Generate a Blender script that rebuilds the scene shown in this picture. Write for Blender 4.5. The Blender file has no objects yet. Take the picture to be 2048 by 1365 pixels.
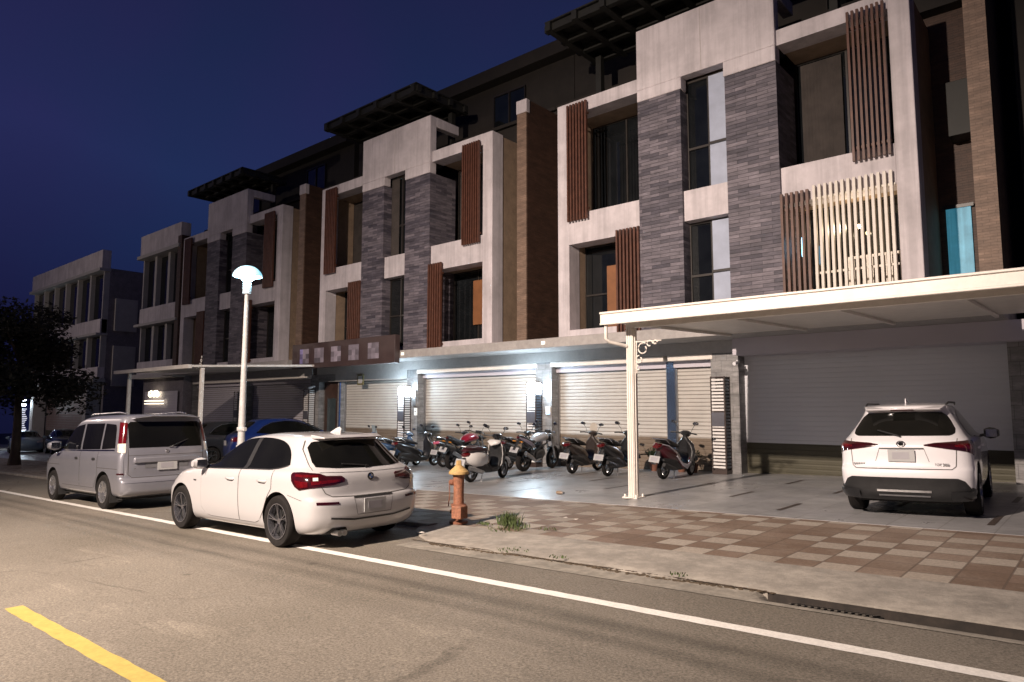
import bpy, bmesh, math, random
from math import sin, cos, pi, radians, sqrt, atan2, hypot
from mathutils import Vector, Matrix
from mathutils.bvhtree import BVHTree
random.seed(7)
scene = bpy.context.scene
COL = scene.collection
GS = .0249; CAMH = 1.52
def gz(x, dz=0.0): return -CAMH + GS * x + dz

# ------------------------------------------------------------------ materials
MATS = {}
def nt_new(name):
    m = bpy.data.materials.new(name); m.use_nodes = True
    nt = m.node_tree; b = nt.nodes['Principled BSDF']
    return m, nt, b
def noise(nt, scale, detail=4, rough=.6, coord='Object', vec=None):
    n = nt.nodes.new('ShaderNodeTexNoise'); n.inputs['Scale'].default_value = scale
    n.inputs['Detail'].default_value = detail; n.inputs['Roughness'].default_value = rough
    if vec is None:
        tc = nt.nodes.new('ShaderNodeTexCoord'); vec = tc.outputs[coord]
    nt.links.new(vec, n.inputs['Vector'])
    return n
def ramp(nt, src, stops):
    r = nt.nodes.new('ShaderNodeValToRGB'); e = r.color_ramp.elements
    while len(e) < len(stops): e.new(.5)
    for i, (p, c) in enumerate(stops):
        e[i].position = p; e[i].color = (c[0], c[1], c[2], 1) if hasattr(c, '__len__') else (c, c, c, 1)
    nt.links.new(src, r.inputs[0]); return r
def mixc(nt, f, a, b, mode='MIX'):
    m = nt.nodes.new('ShaderNodeMix'); m.data_type = 'RGBA'; m.blend_type = mode
    for s, v in ((m.inputs[0], f), (m.inputs[6], a), (m.inputs[7], b)):
        if isinstance(v, (int, float)): s.default_value = v
        elif isinstance(v, tuple): s.default_value = (*v, 1)
        else: nt.links.new(v, s)
    return m.outputs[2]
def pm(name, col, rough=.6, metal=0., var=.18, scale=3., bump=0., bscale=40., coat=0., emis=None, es=0., spec=.5, dirt=0.):
    if name in MATS: return MATS[name]
    m, nt, b = nt_new(name)
    n = noise(nt, scale, 5)
    d = tuple(c * (1 - var) for c in col); l = tuple(min(1, c * (1 + var)) for c in col)
    r = ramp(nt, n.outputs[0], [(.3, d), (.7, l)])
    out = r.outputs[0]
    if dirt:
        n2 = noise(nt, scale * 4.3, 8, .7)
        r2 = ramp(nt, n2.outputs[0], [(.42, 1 - dirt), (.6, 1.)])
        out = mixc(nt, 1., out, r2.outputs[0], 'MULTIPLY')
    nt.links.new(out, b.inputs['Base Color'])
    b.inputs['Roughness'].default_value = rough; b.inputs['Metallic'].default_value = metal
    b.inputs['Coat Weight'].default_value = coat; b.inputs['Coat Roughness'].default_value = .04
    b.inputs['Specular IOR Level'].default_value = spec
    if bump:
        nb = noise(nt, bscale, 6)
        bp = nt.nodes.new('ShaderNodeBump'); bp.inputs['Strength'].default_value = bump; bp.inputs['Distance'].default_value = .02
        nt.links.new(nb.outputs[0], bp.inputs['Height']); nt.links.new(bp.outputs[0], b.inputs['Normal'])
    if emis:
        b.inputs['Emission Color'].default_value = (*emis, 1); b.inputs['Emission Strength'].default_value = es
    MATS[name] = m; return m

def asphalt_mat():
    m, nt, b = nt_new('asphalt')
    tc = nt.nodes.new('ShaderNodeTexCoord')
    n1 = noise(nt, .35, 6, .6, vec=tc.outputs['Object'])
    r1 = ramp(nt, n1.outputs[0], [(.3, (.158, .138, .110)), (.5, (.190, .167, .137)), (.72, (.228, .201, .164))])
    n2 = noise(nt, 55, 5, .8, vec=tc.outputs['Object'])
    r2 = ramp(nt, n2.outputs[0], [(.34, .45), (.5, .95), (.68, 1.6)])
    c = mixc(nt, 1., r1.outputs[0], r2.outputs[0], 'MULTIPLY')
    # pale stone chips
    v = nt.nodes.new('ShaderNodeTexVoronoi'); v.inputs['Scale'].default_value = 22
    nt.links.new(tc.outputs['Object'], v.inputs['Vector'])
    rv = ramp(nt, v.outputs['Distance'], [(.06, 1.), (.10, 0.)])
    n4 = noise(nt, 9, 2, vec=tc.outputs['Object']); rn4 = ramp(nt, n4.outputs[0], [(.52, 0.), (.6, .75)])
    ch = mixc(nt, 1., rv.outputs[0], rn4.outputs[0], 'MULTIPLY')
    c = mixc(nt, ch, c, (.36, .33, .28))
    # worn tyre tracks running along the street (stretched noise in x, banded in y)
    sx = nt.nodes.new('ShaderNodeSeparateXYZ'); nt.links.new(tc.outputs['Object'], sx.inputs[0])
    mp = nt.nodes.new('ShaderNodeMapping'); mp.inputs['Scale'].default_value = (.16, 1.5, 1)
    nt.links.new(tc.outputs['Object'], mp.inputs[0])
    n3 = noise(nt, 1.0, 6, .65, vec=mp.outputs[0])
    w = nt.nodes.new('ShaderNodeMath'); w.operation = 'MULTIPLY_ADD'; w.inputs[1].default_value = .55; w.inputs[2].default_value = -.275
    nt.links.new(n3.outputs[0], w.inputs[0])
    yy = nt.nodes.new('ShaderNodeMath'); yy.operation = 'ADD'; nt.links.new(sx.outputs[1], yy.inputs[0]); nt.links.new(w.outputs[0], yy.inputs[1])
    mr = nt.nodes.new('ShaderNodeMapRange'); mr.inputs[1].default_value = 3.0; mr.inputs[2].default_value = 6.0
    nt.links.new(yy.outputs[0], mr.inputs[0])
    tr = ramp(nt, mr.outputs[0], [(0, 1.), (.20, 1.), (.27, .84), (.33, 1.), (.38, .62), (.43, .92), (.50, .54), (.57, .95), (.66, .86), (.95, .80)])
    # fade the streaks in and out
    n5 = noise(nt, .5, 3, vec=tc.outputs['Object']); r5 = ramp(nt, n5.outputs[0], [(.35, .6), (.6, 1.)])
    f = mixc(nt, r5.outputs[0], (1., 1., 1.), tr.outputs[0])
    c = mixc(nt, 1., c, f, 'MULTIPLY')
    mp7 = nt.nodes.new('ShaderNodeMapping'); mp7.inputs['Scale'].default_value = (.5, 2.2, 1); nt.links.new(tc.outputs['Object'], mp7.inputs[0])
    n7 = noise(nt, .8, 7, .7, vec=mp7.outputs[0]); r7 = ramp(nt, n7.outputs[0], [(.30, .80), (.42, 1.), (.60, 1.), (.68, 1.28)])
    c = mixc(nt, 1., c, r7.outputs[0], 'MULTIPLY')
    v8 = nt.nodes.new('ShaderNodeTexVoronoi'); v8.feature = 'DISTANCE_TO_EDGE'; v8.inputs['Scale'].default_value = .33
    w8 = noise(nt, 2.5, 5, .7, vec=tc.outputs['Object']); m8 = mixc(nt, .12, tc.outputs['Object'], w8.outputs[1], 'ADD'); nt.links.new(m8, v8.inputs['Vector'])
    r8 = ramp(nt, v8.outputs['Distance'], [(.002, .42), (.007, 1.)]); n9 = noise(nt, .35, 3, vec=tc.outputs['Object']); r9 = ramp(nt, n9.outputs[0], [(.50, 0.), (.58, .8)])
    f8 = mixc(nt, r9.outputs[0], (1., 1., 1.), r8.outputs[0]); c = mixc(nt, 1., c, f8, 'MULTIPLY')
    # long cracks and oil spots
    v3 = nt.nodes.new('ShaderNodeTexVoronoi'); v3.inputs['Scale'].default_value = 1.1
    nt.links.new(tc.outputs['Object'], v3.inputs['Vector'])
    r3 = ramp(nt, v3.outputs['Distance'], [(.03, .62), (.085, 1.)])
    n6 = noise(nt, 1.7, 2, vec=tc.outputs['Object']); r6 = ramp(nt, n6.outputs[0], [(.50, 0.), (.56, 1.)])
    f2 = mixc(nt, r6.outputs[0], (1., 1., 1.), r3.outputs[0]); c = mixc(nt, 1., c, f2, 'MULTIPLY')
    nt.links.new(c, b.inputs['Base Color'])
    b.inputs['Roughness'].default_value = .78; b.inputs['Specular IOR Level'].default_value = .35
    bp = nt.nodes.new('ShaderNodeBump'); bp.inputs['Strength'].default_value = .6; bp.inputs['Distance'].default_value = .01
    nt.links.new(n2.outputs[0], bp.inputs['Height']); nt.links.new(bp.outputs[0], b.inputs['Normal'])
    return m

def paving_mat():
    m, nt, b = nt_new('checker paving')
    tc = nt.nodes.new('ShaderNodeTexCoord')
    mp = nt.nodes.new('ShaderNodeMapping'); mp.inputs['Scale'].default_value = (1 / .385, 1 / .385, 1)
    mp.inputs['Location'].default_value = (.08, .33, 0)
    nt.links.new(tc.outputs['Object'], mp.inputs[0])
    s = nt.nodes.new('ShaderNodeSeparateXYZ'); nt.links.new(mp.outputs[0], s.inputs[0])
    def M(op, a, bb=None, c=None):
        n = nt.nodes.new('ShaderNodeMath'); n.operation = op
        for i, v in enumerate((a, bb, c)):
            if v is None: continue
            if isinstance(v, (int, float)): n.inputs[i].default_value = v
            else: nt.links.new(v, n.inputs[i])
        return n.outputs[0]
    fx, fy = M('FLOOR', s.outputs[0]), M('FLOOR', s.outputs[1])
    par = M('FLOORED_MODULO', M('ADD', fx, fy), 2)
    cb = nt.nodes.new('ShaderNodeCombineXYZ'); nt.links.new(fx, cb.inputs[0]); nt.links.new(fy, cb.inputs[1])
    wn = nt.nodes.new('ShaderNodeTexWhiteNoise'); wn.noise_dimensions = '2D'; nt.links.new(cb.outputs[0], wn.inputs[0])
    keep = M('GREATER_THAN', wn.outputs[0], .17)
    pale = M('MULTIPLY', par, keep)
    tone = nt.nodes.new('ShaderNodeSeparateColor'); nt.links.new(wn.outputs[1], tone.inputs[0])
    brown = mixc(nt, tone.outputs[0], (.135, .090, .062), (.185, .130, .096))
    beige = mixc(nt, tone.outputs[1], (.25, .212, .172), (.33, .288, .24))
    c = mixc(nt, pale, brown, beige)
    # sand worn into patches
    n1 = noise(nt, .9, 6, .6, vec=tc.outputs['Object']); r1 = ramp(nt, n1.outputs[0], [(.45, 0.), (.75, .62)])
    c = mixc(nt, r1.outputs[0], c, (.30, .25, .20))
    n2 = noise(nt, 30, 5, .7, vec=tc.outputs['Object']); r2 = ramp(nt, n2.outputs[0], [(.3, .72), (.7, 1.2)])
    c = mixc(nt, 1., c, r2.outputs[0], 'MULTIPLY')
    ex = M('ABSOLUTE', M('SUBTRACT', M('FRACT', s.outputs[0]), .5)); ey = M('ABSOLUTE', M('SUBTRACT', M('FRACT', s.outputs[1]), .5))
    jn = M('GREATER_THAN', M('MAXIMUM', ex, ey), .474)
    c = mixc(nt, M('MULTIPLY', jn, .75), c, (.085, .06, .045))
    nt.links.new(c, b.inputs['Base Color']); b.inputs['Roughness'].default_value = .7
    bp = nt.nodes.new('ShaderNodeBump'); bp.inputs['Strength'].default_value = .5; bp.inputs['Distance'].default_value = .008
    nt.links.new(M('SUBTRACT', n2.outputs[0], jn), bp.inputs['Height']); nt.links.new(bp.outputs[0], b.inputs['Normal'])
    return m

def brickish(name, c1, c2, mortar, sx, sy, msize=.01, rough=.75, bump=.5, xz=True, smooth=.1):
    """stone / tile cladding laid out in object x-z (front faces) with y folded into x for the returns"""
    m, nt, b = nt_new(name)
    tc = nt.nodes.new('ShaderNodeTexCoord'); s = nt.nodes.new('ShaderNodeSeparateXYZ'); nt.links.new(tc.outputs['Object'], s.inputs[0])
    ad = nt.nodes.new('ShaderNodeMath'); ad.operation = 'ADD'; nt.links.new(s.outputs[0], ad.inputs[0]); nt.links.new(s.outputs[1], ad.inputs[1])
    cb = nt.nodes.new('ShaderNodeCombineXYZ'); nt.links.new(ad.outputs[0], cb.inputs[0]); nt.links.new(s.outputs[2], cb.inputs[1])
    br = nt.nodes.new('ShaderNodeTexBrick'); br.inputs['Scale'].default_value = 1.
    br.inputs['Brick Width'].default_value = sx; br.inputs['Row Height'].default_value = sy
    br.inputs['Mortar Size'].default_value = msize; br.inputs['Mortar Smooth'].default_value = smooth
    br.inputs['Color1'].default_value = (*c1, 1); br.inputs['Color2'].default_value = (*c2, 1); br.inputs['Mortar'].default_value = (*mortar, 1)
    nt.links.new(cb.outputs[0], br.inputs['Vector'])
    mp = nt.nodes.new('ShaderNodeMapping'); mp.inputs['Scale'].default_value = (.45, .45, 1.7); nt.links.new(tc.outputs['Object'], mp.inputs[0])
    n = noise(nt, 4.5, 7, .75, vec=mp.outputs[0]); r = ramp(nt, n.outputs[0], [(.32, .55), (.55, 1.), (.72, 1.55)])
    c = mixc(nt, 1., br.outputs[0], r.outputs[0], 'MULTIPLY')
    nt.links.new(c, b.inputs['Base Color']); b.inputs['Roughness'].default_value = rough
    sub = nt.nodes.new('ShaderNodeMath'); sub.operation = 'SUBTRACT'; nt.links.new(n.outputs[0], sub.inputs[0]); nt.links.new(br.outputs[1], sub.inputs[1])
    bp = nt.nodes.new('ShaderNodeBump'); bp.inputs['Strength'].default_value = bump; bp.inputs['Distance'].default_value = .03
    nt.links.new(sub.outputs[0], bp.inputs['Height']); nt.links.new(bp.outputs[0], b.inputs['Normal'])
    MATS[name] = m; return m

def glassy(name, col=(.01, .012, .014), rough=.06):
    if name in MATS: return MATS[name]
    m, nt, b = nt_new(name)
    n = noise(nt, 1.3, 3); r = ramp(nt, n.outputs[0], [(.35, col), (.7, tuple(c * 1.8 for c in col))])
    nt.links.new(r.outputs[0], b.inputs['Base Color'])
    b.inputs['Roughness'].default_value = rough; b.inputs['Specular IOR Level'].default_value = .6
    MATS[name] = m; return m

M_asph = asphalt_mat(); M_pave = paving_mat()
M_conc = pm('kerb concrete', (.30, .272, .235), .8, var=.22, scale=1.4, bump=.4, bscale=35, dirt=.25)
M_gutter = pm('gutter concrete', (.27, .245, .205), .8, var=.25, scale=2.2, bump=.4, bscale=45, dirt=.3)
M_gran = pm('forecourt granite', (.34, .335, .335), .30, var=.14, scale=.8, bump=.10, bscale=5, dirt=.12)
def slab_joints(m):
    nt = m.node_tree; b = nt.nodes['Principled BSDF']; src = b.inputs['Base Color'].links[0].from_socket
    tc = nt.nodes.new('ShaderNodeTexCoord'); br = nt.nodes.new('ShaderNodeTexBrick'); br.offset = 0; br.inputs['Scale'].default_value = 1.; br.inputs['Brick Width'].default_value = .6; br.inputs['Row Height'].default_value = .6
    br.inputs['Mortar Size'].default_value = .006; br.inputs['Color1'].default_value = (1, 1, 1, 1); br.inputs['Color2'].default_value = (.88, .88, .90, 1); br.inputs['Mortar'].default_value = (.55, .53, .5, 1)
    nt.links.new(tc.outputs['Object'], br.inputs['Vector'])
    n = noise(nt, .55, 7, .7, vec=tc.outputs['Object']); r = ramp(nt, n.outputs[0], [(.33, .68), (.55, 1.)])
    c = mixc(nt, 1., src, br.outputs[0], 'MULTIPLY'); c = mixc(nt, 1., c, r.outputs[0], 'MULTIPLY'); nt.links.new(c, b.inputs['Base Color'])
    rr = ramp(nt, n.outputs[0], [(.3, .5), (.65, .24)]); nt.links.new(rr.outputs[0], b.inputs['Roughness'])
slab_joints(M_gran)
M_inlay = pm('dark inlay stone', (.060, .044, .036), .45, var=.2)
M_soil = pm('dark soil', (.05, .045, .035), .9, var=.3)
M_white = pm('road paint white', (.78, .75, .70), .6, var=.06, scale=9, dirt=.16)
M_yellow = pm('road paint yellow', (.47, .36, .10), .6, var=.08, scale=6, dirt=.14)
M_stucco = pm('white stucco', (.61, .56, .58), .75, var=.07, scale=.9, bump=.15, bscale=60, dirt=.07)
def streaks(m, amt=.35):
    nt = m.node_tree; b = nt.nodes['Principled BSDF']; src = b.inputs['Base Color'].links[0].from_socket
    tc = nt.nodes.new('ShaderNodeTexCoord'); mp = nt.nodes.new('ShaderNodeMapping'); mp.inputs['Scale'].default_value = (3.2, 3.2, .16); nt.links.new(tc.outputs['Object'], mp.inputs[0])
    n = noise(nt, 1.3, 6, .7, vec=mp.outputs[0]); r = ramp(nt, n.outputs[0], [(.36, 1 - amt), (.56, 1.)])
    n2 = noise(nt, 1.1, 4, .6, vec=tc.outputs['Object']); r2 = ramp(nt, n2.outputs[0], [(.35, .86), (.6, 1.05)])
    c = mixc(nt, 1., src, r.outputs[0], 'MULTIPLY'); c = mixc(nt, 1., c, r2.outputs[0], 'MULTIPLY'); nt.links.new(c, b.inputs['Base Color'])
streaks(M_stucco, .20)
M_stone = brickish('dark stone cladding', (.060, .054, .072), (.185, .163, .188), (.05, .046, .055), .55, .095, .004, .6, .8, smooth=.6)
M_brown = brickish('brown tile wall', (.062, .031, .020), (.078, .040, .026), (.03, .018, .013), .24, .06, .004, .6, .3)
M_tan = brickish('tan tile fin', (.19, .125, .088), (.215, .145, .105), (.12, .08, .06), .24, .06, .004, .6, .3)
M_grey = brickish('grey pier tile', (.22, .215, .215), (.26, .25, .245), (.1, .1, .1), .3, .3, .005, .45, .2)
M_ledge = pm('podium ledge render', (.40, .375, .36), .7, var=.10, scale=1.2, dirt=.15)
M_soff = pm('soffit paint', (.42, .40, .385), .7, var=.08, dirt=.08)
M_wood = pm('brown timber slat', (.10, .038, .022), .5, var=.3, scale=6, dirt=.2)
M_cream = pm('cream metal slat', (.58, .53, .46), .45, var=.06)
M_glass = glassy('window glass', (.006, .007, .008), .05)
M_mull = pm('dark window mullion', (.03, .025, .022), .4)
M_shut = pm('shutter cream metal', (.50, .475, .44), .62, metal=0., var=.05, scale=.7, dirt=.05)
M_shutshade = pm('shutter groove shade', (.27, .25, .225), .8)  # darker tone puts the shade between slats into the groove faces
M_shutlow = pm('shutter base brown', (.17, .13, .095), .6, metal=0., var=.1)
M_shutg = pm('shutter grey metal', (.50, .47, .52), .6, metal=0., var=.06, scale=.5)
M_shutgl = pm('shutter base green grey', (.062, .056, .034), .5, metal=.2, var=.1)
M_dark = pm('dark roof metal', (.014, .014, .012), .6, var=.2)
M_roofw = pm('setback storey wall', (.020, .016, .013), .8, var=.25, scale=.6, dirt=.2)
M_cwhite = pm('canopy white paint', (.74, .69, .63), .42, var=.05, scale=2, dirt=.08)
M_frame = pm('dark bronze frame', (.045, .030, .026), .45, var=.2)
M_slatw = pm('pale slat enamel', (.68, .66, .64), .4, var=.05)
M_tyre = pm('tyre rubber', (.011, .0095, .009), .85, var=.3, scale=12, spec=.25)
M_black = pm('black plastic', (.018, .018, .019), .45, var=.2, scale=8)
M_blackg = pm('gloss black', (.010, .010, .011), .16, var=.1, coat=.6)
M_steel = pm('dull steel', (.45, .45, .46), .3, metal=1., var=.12, scale=15)
M_chrome = pm('bright chrome', (.8, .8, .82), .12, metal=1., var=.04)
M_plate = pm('number plate', (.36, .36, .36), .45, var=.03)
M_plateb = pm('blurred plate marks', (.30, .29, .31), .5, var=.05)
M_well = pm('wheel well', (.008, .008, .008), .9, var=.1)
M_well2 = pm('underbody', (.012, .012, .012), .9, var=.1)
M_seam = pm('panel gap', (.05, .045, .04), .8, var=.05)
M_red = pm('tail lamp red', (.085, .003, .004), .12, var=.35, scale=14, coat=1.)
M_redd = pm('tail lamp dark red', (.030, .003, .004), .12, var=.3, scale=14, coat=1.)
M_lampclear = pm('clear lamp lens', (.62, .58, .52), .1, var=.25, scale=22, coat=1.)
M_cglass = glassy('car glass', (.004, .004, .0035), .06)
M_cglass.node_tree.nodes['Principled BSDF'].inputs['Specular IOR Level'].default_value = .3
M_cool = pm('cool lamp glow', (.9, .95, 1.), .4, emis=(.74, .89, 1.), es=60., var=0.02)
M_rose = pm('pink plastic', (.45, .10, .16), .35, var=.1)
M_amber = pm('amber lens', (.5, .2, .03), .2, var=.1)

# ------------------------------------------------------------------ mesh helper
class MB:
    def __init__(s): s.v = []; s.f = []; s.m = []
    def add(s, vs, fs, mi=0):
        o = len(s.v); s.v += [tuple(v) for v in vs]
        for f in fs: s.f.append(tuple(i + o for i in f)); s.m.append(mi)
        return s
    def box(s, x0, x1, y0, y1, z0, z1, mi=0):
        if x0 > x1: x0, x1 = x1, x0
        if y0 > y1: y0, y1 = y1, y0
        if z0 > z1: z0, z1 = z1, z0
        return s.add([(x0,y0,z0),(x1,y0,z0),(x1,y1,z0),(x0,y1,z0),(x0,y0,z1),(x1,y0,z1),(x1,y1,z1),(x0,y1,z1)],
              [(0,3,2,1),(4,5,6,7),(0,1,5,4),(1,2,6,5),(2,3,7,6),(3,0,4,7)], mi)
    def hexa(s, p, mi=0):   # 8 points: bottom 4 (ccw from above), top 4
        return s.add(p, [(0,3,2,1),(4,5,6,7),(0,1,5,4),(1,2,6,5),(2,3,7,6),(3,0,4,7)], mi)
    def sections(s, rings, mi=0, cap=True, closed=False):
        n = len(rings[0]); vs = [p for r in rings for p in r]; fs = []
        for i in range(len(rings) - 1):
            for j in range(n):
                k = (j + 1) % n
                fs.append((i*n+j, i*n+k, (i+1)*n+k, (i+1)*n+j))
        if cap:
            fs.append(tuple(range(n))[::-1]); fs.append(tuple((len(rings)-1)*n + j for j in range(n)))
        return s.add(vs, fs, mi)
    def loft(s, secs, up=(0,0,1), n=14, mi=0, e=2.0, cap=True):
        """secs: (x,y,z, a, b[,e]); a = half width across, b = half height; sections are square to the path"""
        rings = []; L = len(secs)
        for i, c in enumerate(secs):
            p = Vector(c[:3]); q0 = Vector(secs[max(0, i-1)][:3]); q1 = Vector(secs[min(L-1, i+1)][:3])
            t = (q1 - q0).normalized(); U = Vector(up)
            if abs(t.dot(U)) > .97: U = Vector((1, 0, 0)) if abs(t.x) < .9 else Vector((0, 1, 0))
            sd = t.cross(U).normalized(); u = sd.cross(t).normalized()
            ee = c[5] if len(c) > 5 else e; r = []
            for j in range(n):
                a = 2 * pi * j / n; ca, sa = cos(a), sin(a)
                r.append(p + sd * (c[3] * math.copysign(abs(ca)**(2/ee), ca)) + u * (c[4] * math.copysign(abs(sa)**(2/ee), sa)))
            rings.append(r)
        return s.sections(rings, mi, cap)
    def tube(s, pts, r, n=8, mi=0):
        rr = r if hasattr(r, '__len__') else [r] * len(pts)
        return s.loft([(*p, q, q) for p, q in zip(pts, rr)], n=n, mi=mi)
    def lathe(s, prof, o=(0,0,0), axis='z', n=24, mi=0, cap=True):
        rings = []
        for r, h in prof:
            ring = []
            for j in range(n):
                a = 2 * pi * j / n; c, d = r * cos(a), r * sin(a)
                ring.append({'z': (o[0]+c, o[1]+d, o[2]+h), 'y': (o[0]+c, o[1]+h, o[2]-d), 'x': (o[0]+h, o[1]+c, o[2]+d)}[axis])
            rings.append(ring)
        return s.sections(rings, mi, cap)
    def prism(s, pts, y0, y1, mi=0, plane='xz'):
        """extrude a polygon given in a plane"""
        n = len(pts)
        if plane == 'xz': a = [(p[0], y0, p[1]) for p in pts]; b = [(p[0], y1, p[1]) for p in pts]
        elif plane == 'yz': a = [(y0, p[0], p[1]) for p in pts]; b = [(y1, p[0], p[1]) for p in pts]
        else: a = [(p[0], p[1], y0) for p in pts]; b = [(p[0], p[1], y1) for p in pts]
        fs = [tuple(range(n)), tuple(range(2*n-1, n-1, -1))] + [(i, i+n, (i+1) % n + n, (i+1) % n) for i in range(n)]
        return s.add(a + b, fs, mi)
    def sphere(s, o, r, nu=14, nv=8, sc=(1,1,1), mi=0):
        rings = []
        for i in range(nv + 1):
            t = pi * i / nv; rr = max(sin(t), .01)
            rings.append([(o[0]+r*sc[0]*rr*cos(2*pi*j/nu), o[1]+r*sc[1]*rr*sin(2*pi*j/nu), o[2]-r*sc[2]*cos(t)) for j in range(nu)])
        return s.sections(rings, mi)
    def build(s, name, mats, parent=None, world=False, smooth=True, ang=38, bevel=0., loc=None):
        me = bpy.data.meshes.new(name)
        off = parent.location.copy() if (world and parent is not None) else Vector((0,0,0))
        if loc is not None: off = Vector(loc)
        me.from_pydata([(v[0]-off.x, v[1]-off.y, v[2]-off.z) for v in s.v], [], s.f)
        if not isinstance(mats, (list, tuple)): mats = [mats]
        for m in mats: me.materials.append(m)
        me.polygons.foreach_set('material_index', s.m)
        bm = bmesh.new(); bm.from_mesh(me); bmesh.ops.recalc_face_normals(bm, faces=bm.faces); bm.to_mesh(me); bm.free()
        if smooth:
            me.polygons.foreach_set('use_smooth', [True] * len(me.polygons)); me.set_sharp_from_angle(angle=radians(ang))
        me.update()
        o = bpy.data.objects.new(name, me); COL.objects.link(o)
        if parent is not None: o.parent = parent
        if loc is not None: o.location = loc
        if bevel:
            b = o.modifiers.new('bevel', 'BEVEL'); b.width = bevel; b.segments = 2; b.limit_method = 'ANGLE'; b.angle_limit = radians(40)
        return o

def tag(o, label=None, cat=None, group=None, kind=None):
    if label: o['label'] = label
    if cat: o['category'] = cat
    if group: o['group'] = group
    if kind: o['kind'] = kind
    return o
def empty(name, loc=(0,0,0), label=None, cat=None, group=None):
    o = bpy.data.objects.new(name, None); COL.objects.link(o); o.location = loc; o.empty_display_size = .2
    return tag(o, label, cat, group)
def copy_tree(o, parent=None):
    c = o.copy(); COL.objects.link(c)
    if parent is not None: c.parent = parent
    for ch in list(o.children): copy_tree(ch, c)
    return c
def place(o, x, y, heading, dz=0.):
    """stand a local-frame thing (x forward, z up) on the sloping ground"""
    n = Vector((-GS, 0, 1)).normalized(); f = Vector((cos(heading), sin(heading), 0))
    f = (f - n * f.dot(n)).normalized(); l = n.cross(f)
    o.matrix_world = Matrix.Translation((x, y, gz(x, dz))) @ Matrix((f, l, n)).transposed().to_4x4()

# ------------------------------------------------------------------ camera, world, lights
def R3(yaw, pitch, roll):
    F = Vector((sin(yaw)*cos(pitch), cos(yaw)*cos(pitch), sin(pitch))); Rt = Vector((cos(yaw), -sin(yaw), 0)); U = Rt.cross(F)
    r = Rt*cos(roll) + U*sin(roll); u = -Rt*sin(roll) + U*cos(roll)
    return r, u, F
cam = bpy.data.cameras.new('camera'); co = bpy.data.objects.new('camera', cam); COL.objects.link(co)
r_, u_, f_ = R3(-.711636, .0977738, .0009645)
co.matrix_world = Matrix((r_, u_, -f_)).transposed().to_4x4()
cam.sensor_width = 36; cam.lens = 1388.36 / 2048 * 36; cam.clip_end = 2000; cam.clip_start = .05
scene.camera = co
scene.view_settings.view_transform = 'Standard'; scene.view_settings.look = 'None'; scene.view_settings.exposure = 0; scene.view_settings.gamma = 1

w = bpy.data.worlds.new('World'); scene.world = w; w.use_nodes = True
nt = w.node_tree; bg = nt.nodes['Background']
tc = nt.nodes.new('ShaderNodeTexCoord'); sp = nt.nodes.new('ShaderNodeSeparateXYZ'); nt.links.new(tc.outputs['Generated'], sp.inputs[0])
nz = nt.nodes.new('ShaderNodeTexNoise'); nz.inputs['Scale'].default_value = 1.6; nz.inputs['Detail'].default_value = 4; nt.links.new(tc.outputs['Generated'], nz.inputs['Vector'])
ad = nt.nodes.new('ShaderNodeMath'); ad.operation = 'MULTIPLY_ADD'; ad.inputs[1].default_value = .22; nt.links.new(nz.outputs[0], ad.inputs[0]); nt.links.new(sp.outputs[2], ad.inputs[2])
rp = ramp(nt, ad.outputs[0], [(.05, (.0045, .0042, .018)), (.22, (.0080, .0080, .036)), (.42, (.0140, .0190, .070)), (.60, (.0105, .0140, .050)), (.85, (.0060, .0070, .026))])
# the glow of the town makes the left side more purple
rx = ramp(nt, nz.outputs[0], [(.40, (1.05, .90, 1.0)), (.62, (.68, 1.08, 1.)), ])
mx = mixc(nt, 1., rp.outputs[0], rx.outputs[0], 'MULTIPLY')
nt.links.new(mx, bg.inputs[0]); bg.inputs[1].default_value = 1.3

def lamp(name, kind, loc, power, col, **k):
    l = bpy.data.lights.new(name, kind); l.energy = power; l.color = col
    for a, b in k.items(): setattr(l, a, b)
    o = bpy.data.objects.new(name, l); COL.objects.link(o); o.location = loc; return o
def aim(o, t):
    d = (Vector(t) - o.location).normalized(); o.rotation_euler = d.to_track_quat('-Z', 'Y').to_euler()
# ------------------------------------------------------------------ ground, road, pavement
def sheet(name, x0, x1, y0, y1, dz, mat, nx=1, ny=1, f=None):
    mb = MB(); vs = []; fs = []
    for i in range(nx + 1):
        x = x0 + (x1 - x0) * i / nx
        for j in range(ny + 1):
            y = y0 + (y1 - y0) * j / ny
            vs.append((x, y, gz(x, dz) + (f(x, y) if f else 0)))
    for i in range(nx):
        for j in range(ny):
            a = i*(ny+1)+j; fs.append((a, a+ny+1, a+ny+2, a+1))
    mb.add(vs, fs); return mb.build(name, mat, smooth=False)
tag(sheet('ground', -400, 200, -200, 500, -.30, M_soil), kind='structure')
tag(sheet('road', -300, 60, -9, 5.75, 0, M_asph), kind='structure')
BX = -7.35
tag(sheet('parking_bay', -300, -6.3, 5.752, 7.0, 0, M_asph), kind='structure')
tag(sheet('far_pavement', -300, 60, -16, -9.004, .02, M_conc), kind='structure')
def strip(name, x0, x1, y0, y1, mat, jag=.006):
    mb = MB(); n = int((x1 - x0) / .12); vs = []; fs = []
    for i in range(n + 1):
        x = x0 + (x1 - x0) * i / n
        a, b = random.uniform(-jag, jag), random.uniform(-jag, jag)
        vs += [(x, y0 + a, gz(x, .004)), (x, y1 + b, gz(x, .004))]
    fs = [(2*i, 2*i+2, 2*i+3, 2*i+1) for i in range(n)]
    mb.add(vs, fs); return tag(mb.build(name, mat, smooth=False), kind='structure')
strip('edge_line', -60, 6, 4.93, 5.07, M_white)
strip('centre_line', -7.27, 5, 1.80, 1.935, M_yellow, .006)
strip('centre_line', -20.5, -13.3, 1.79, 1.95, M_yellow, .008)
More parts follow.
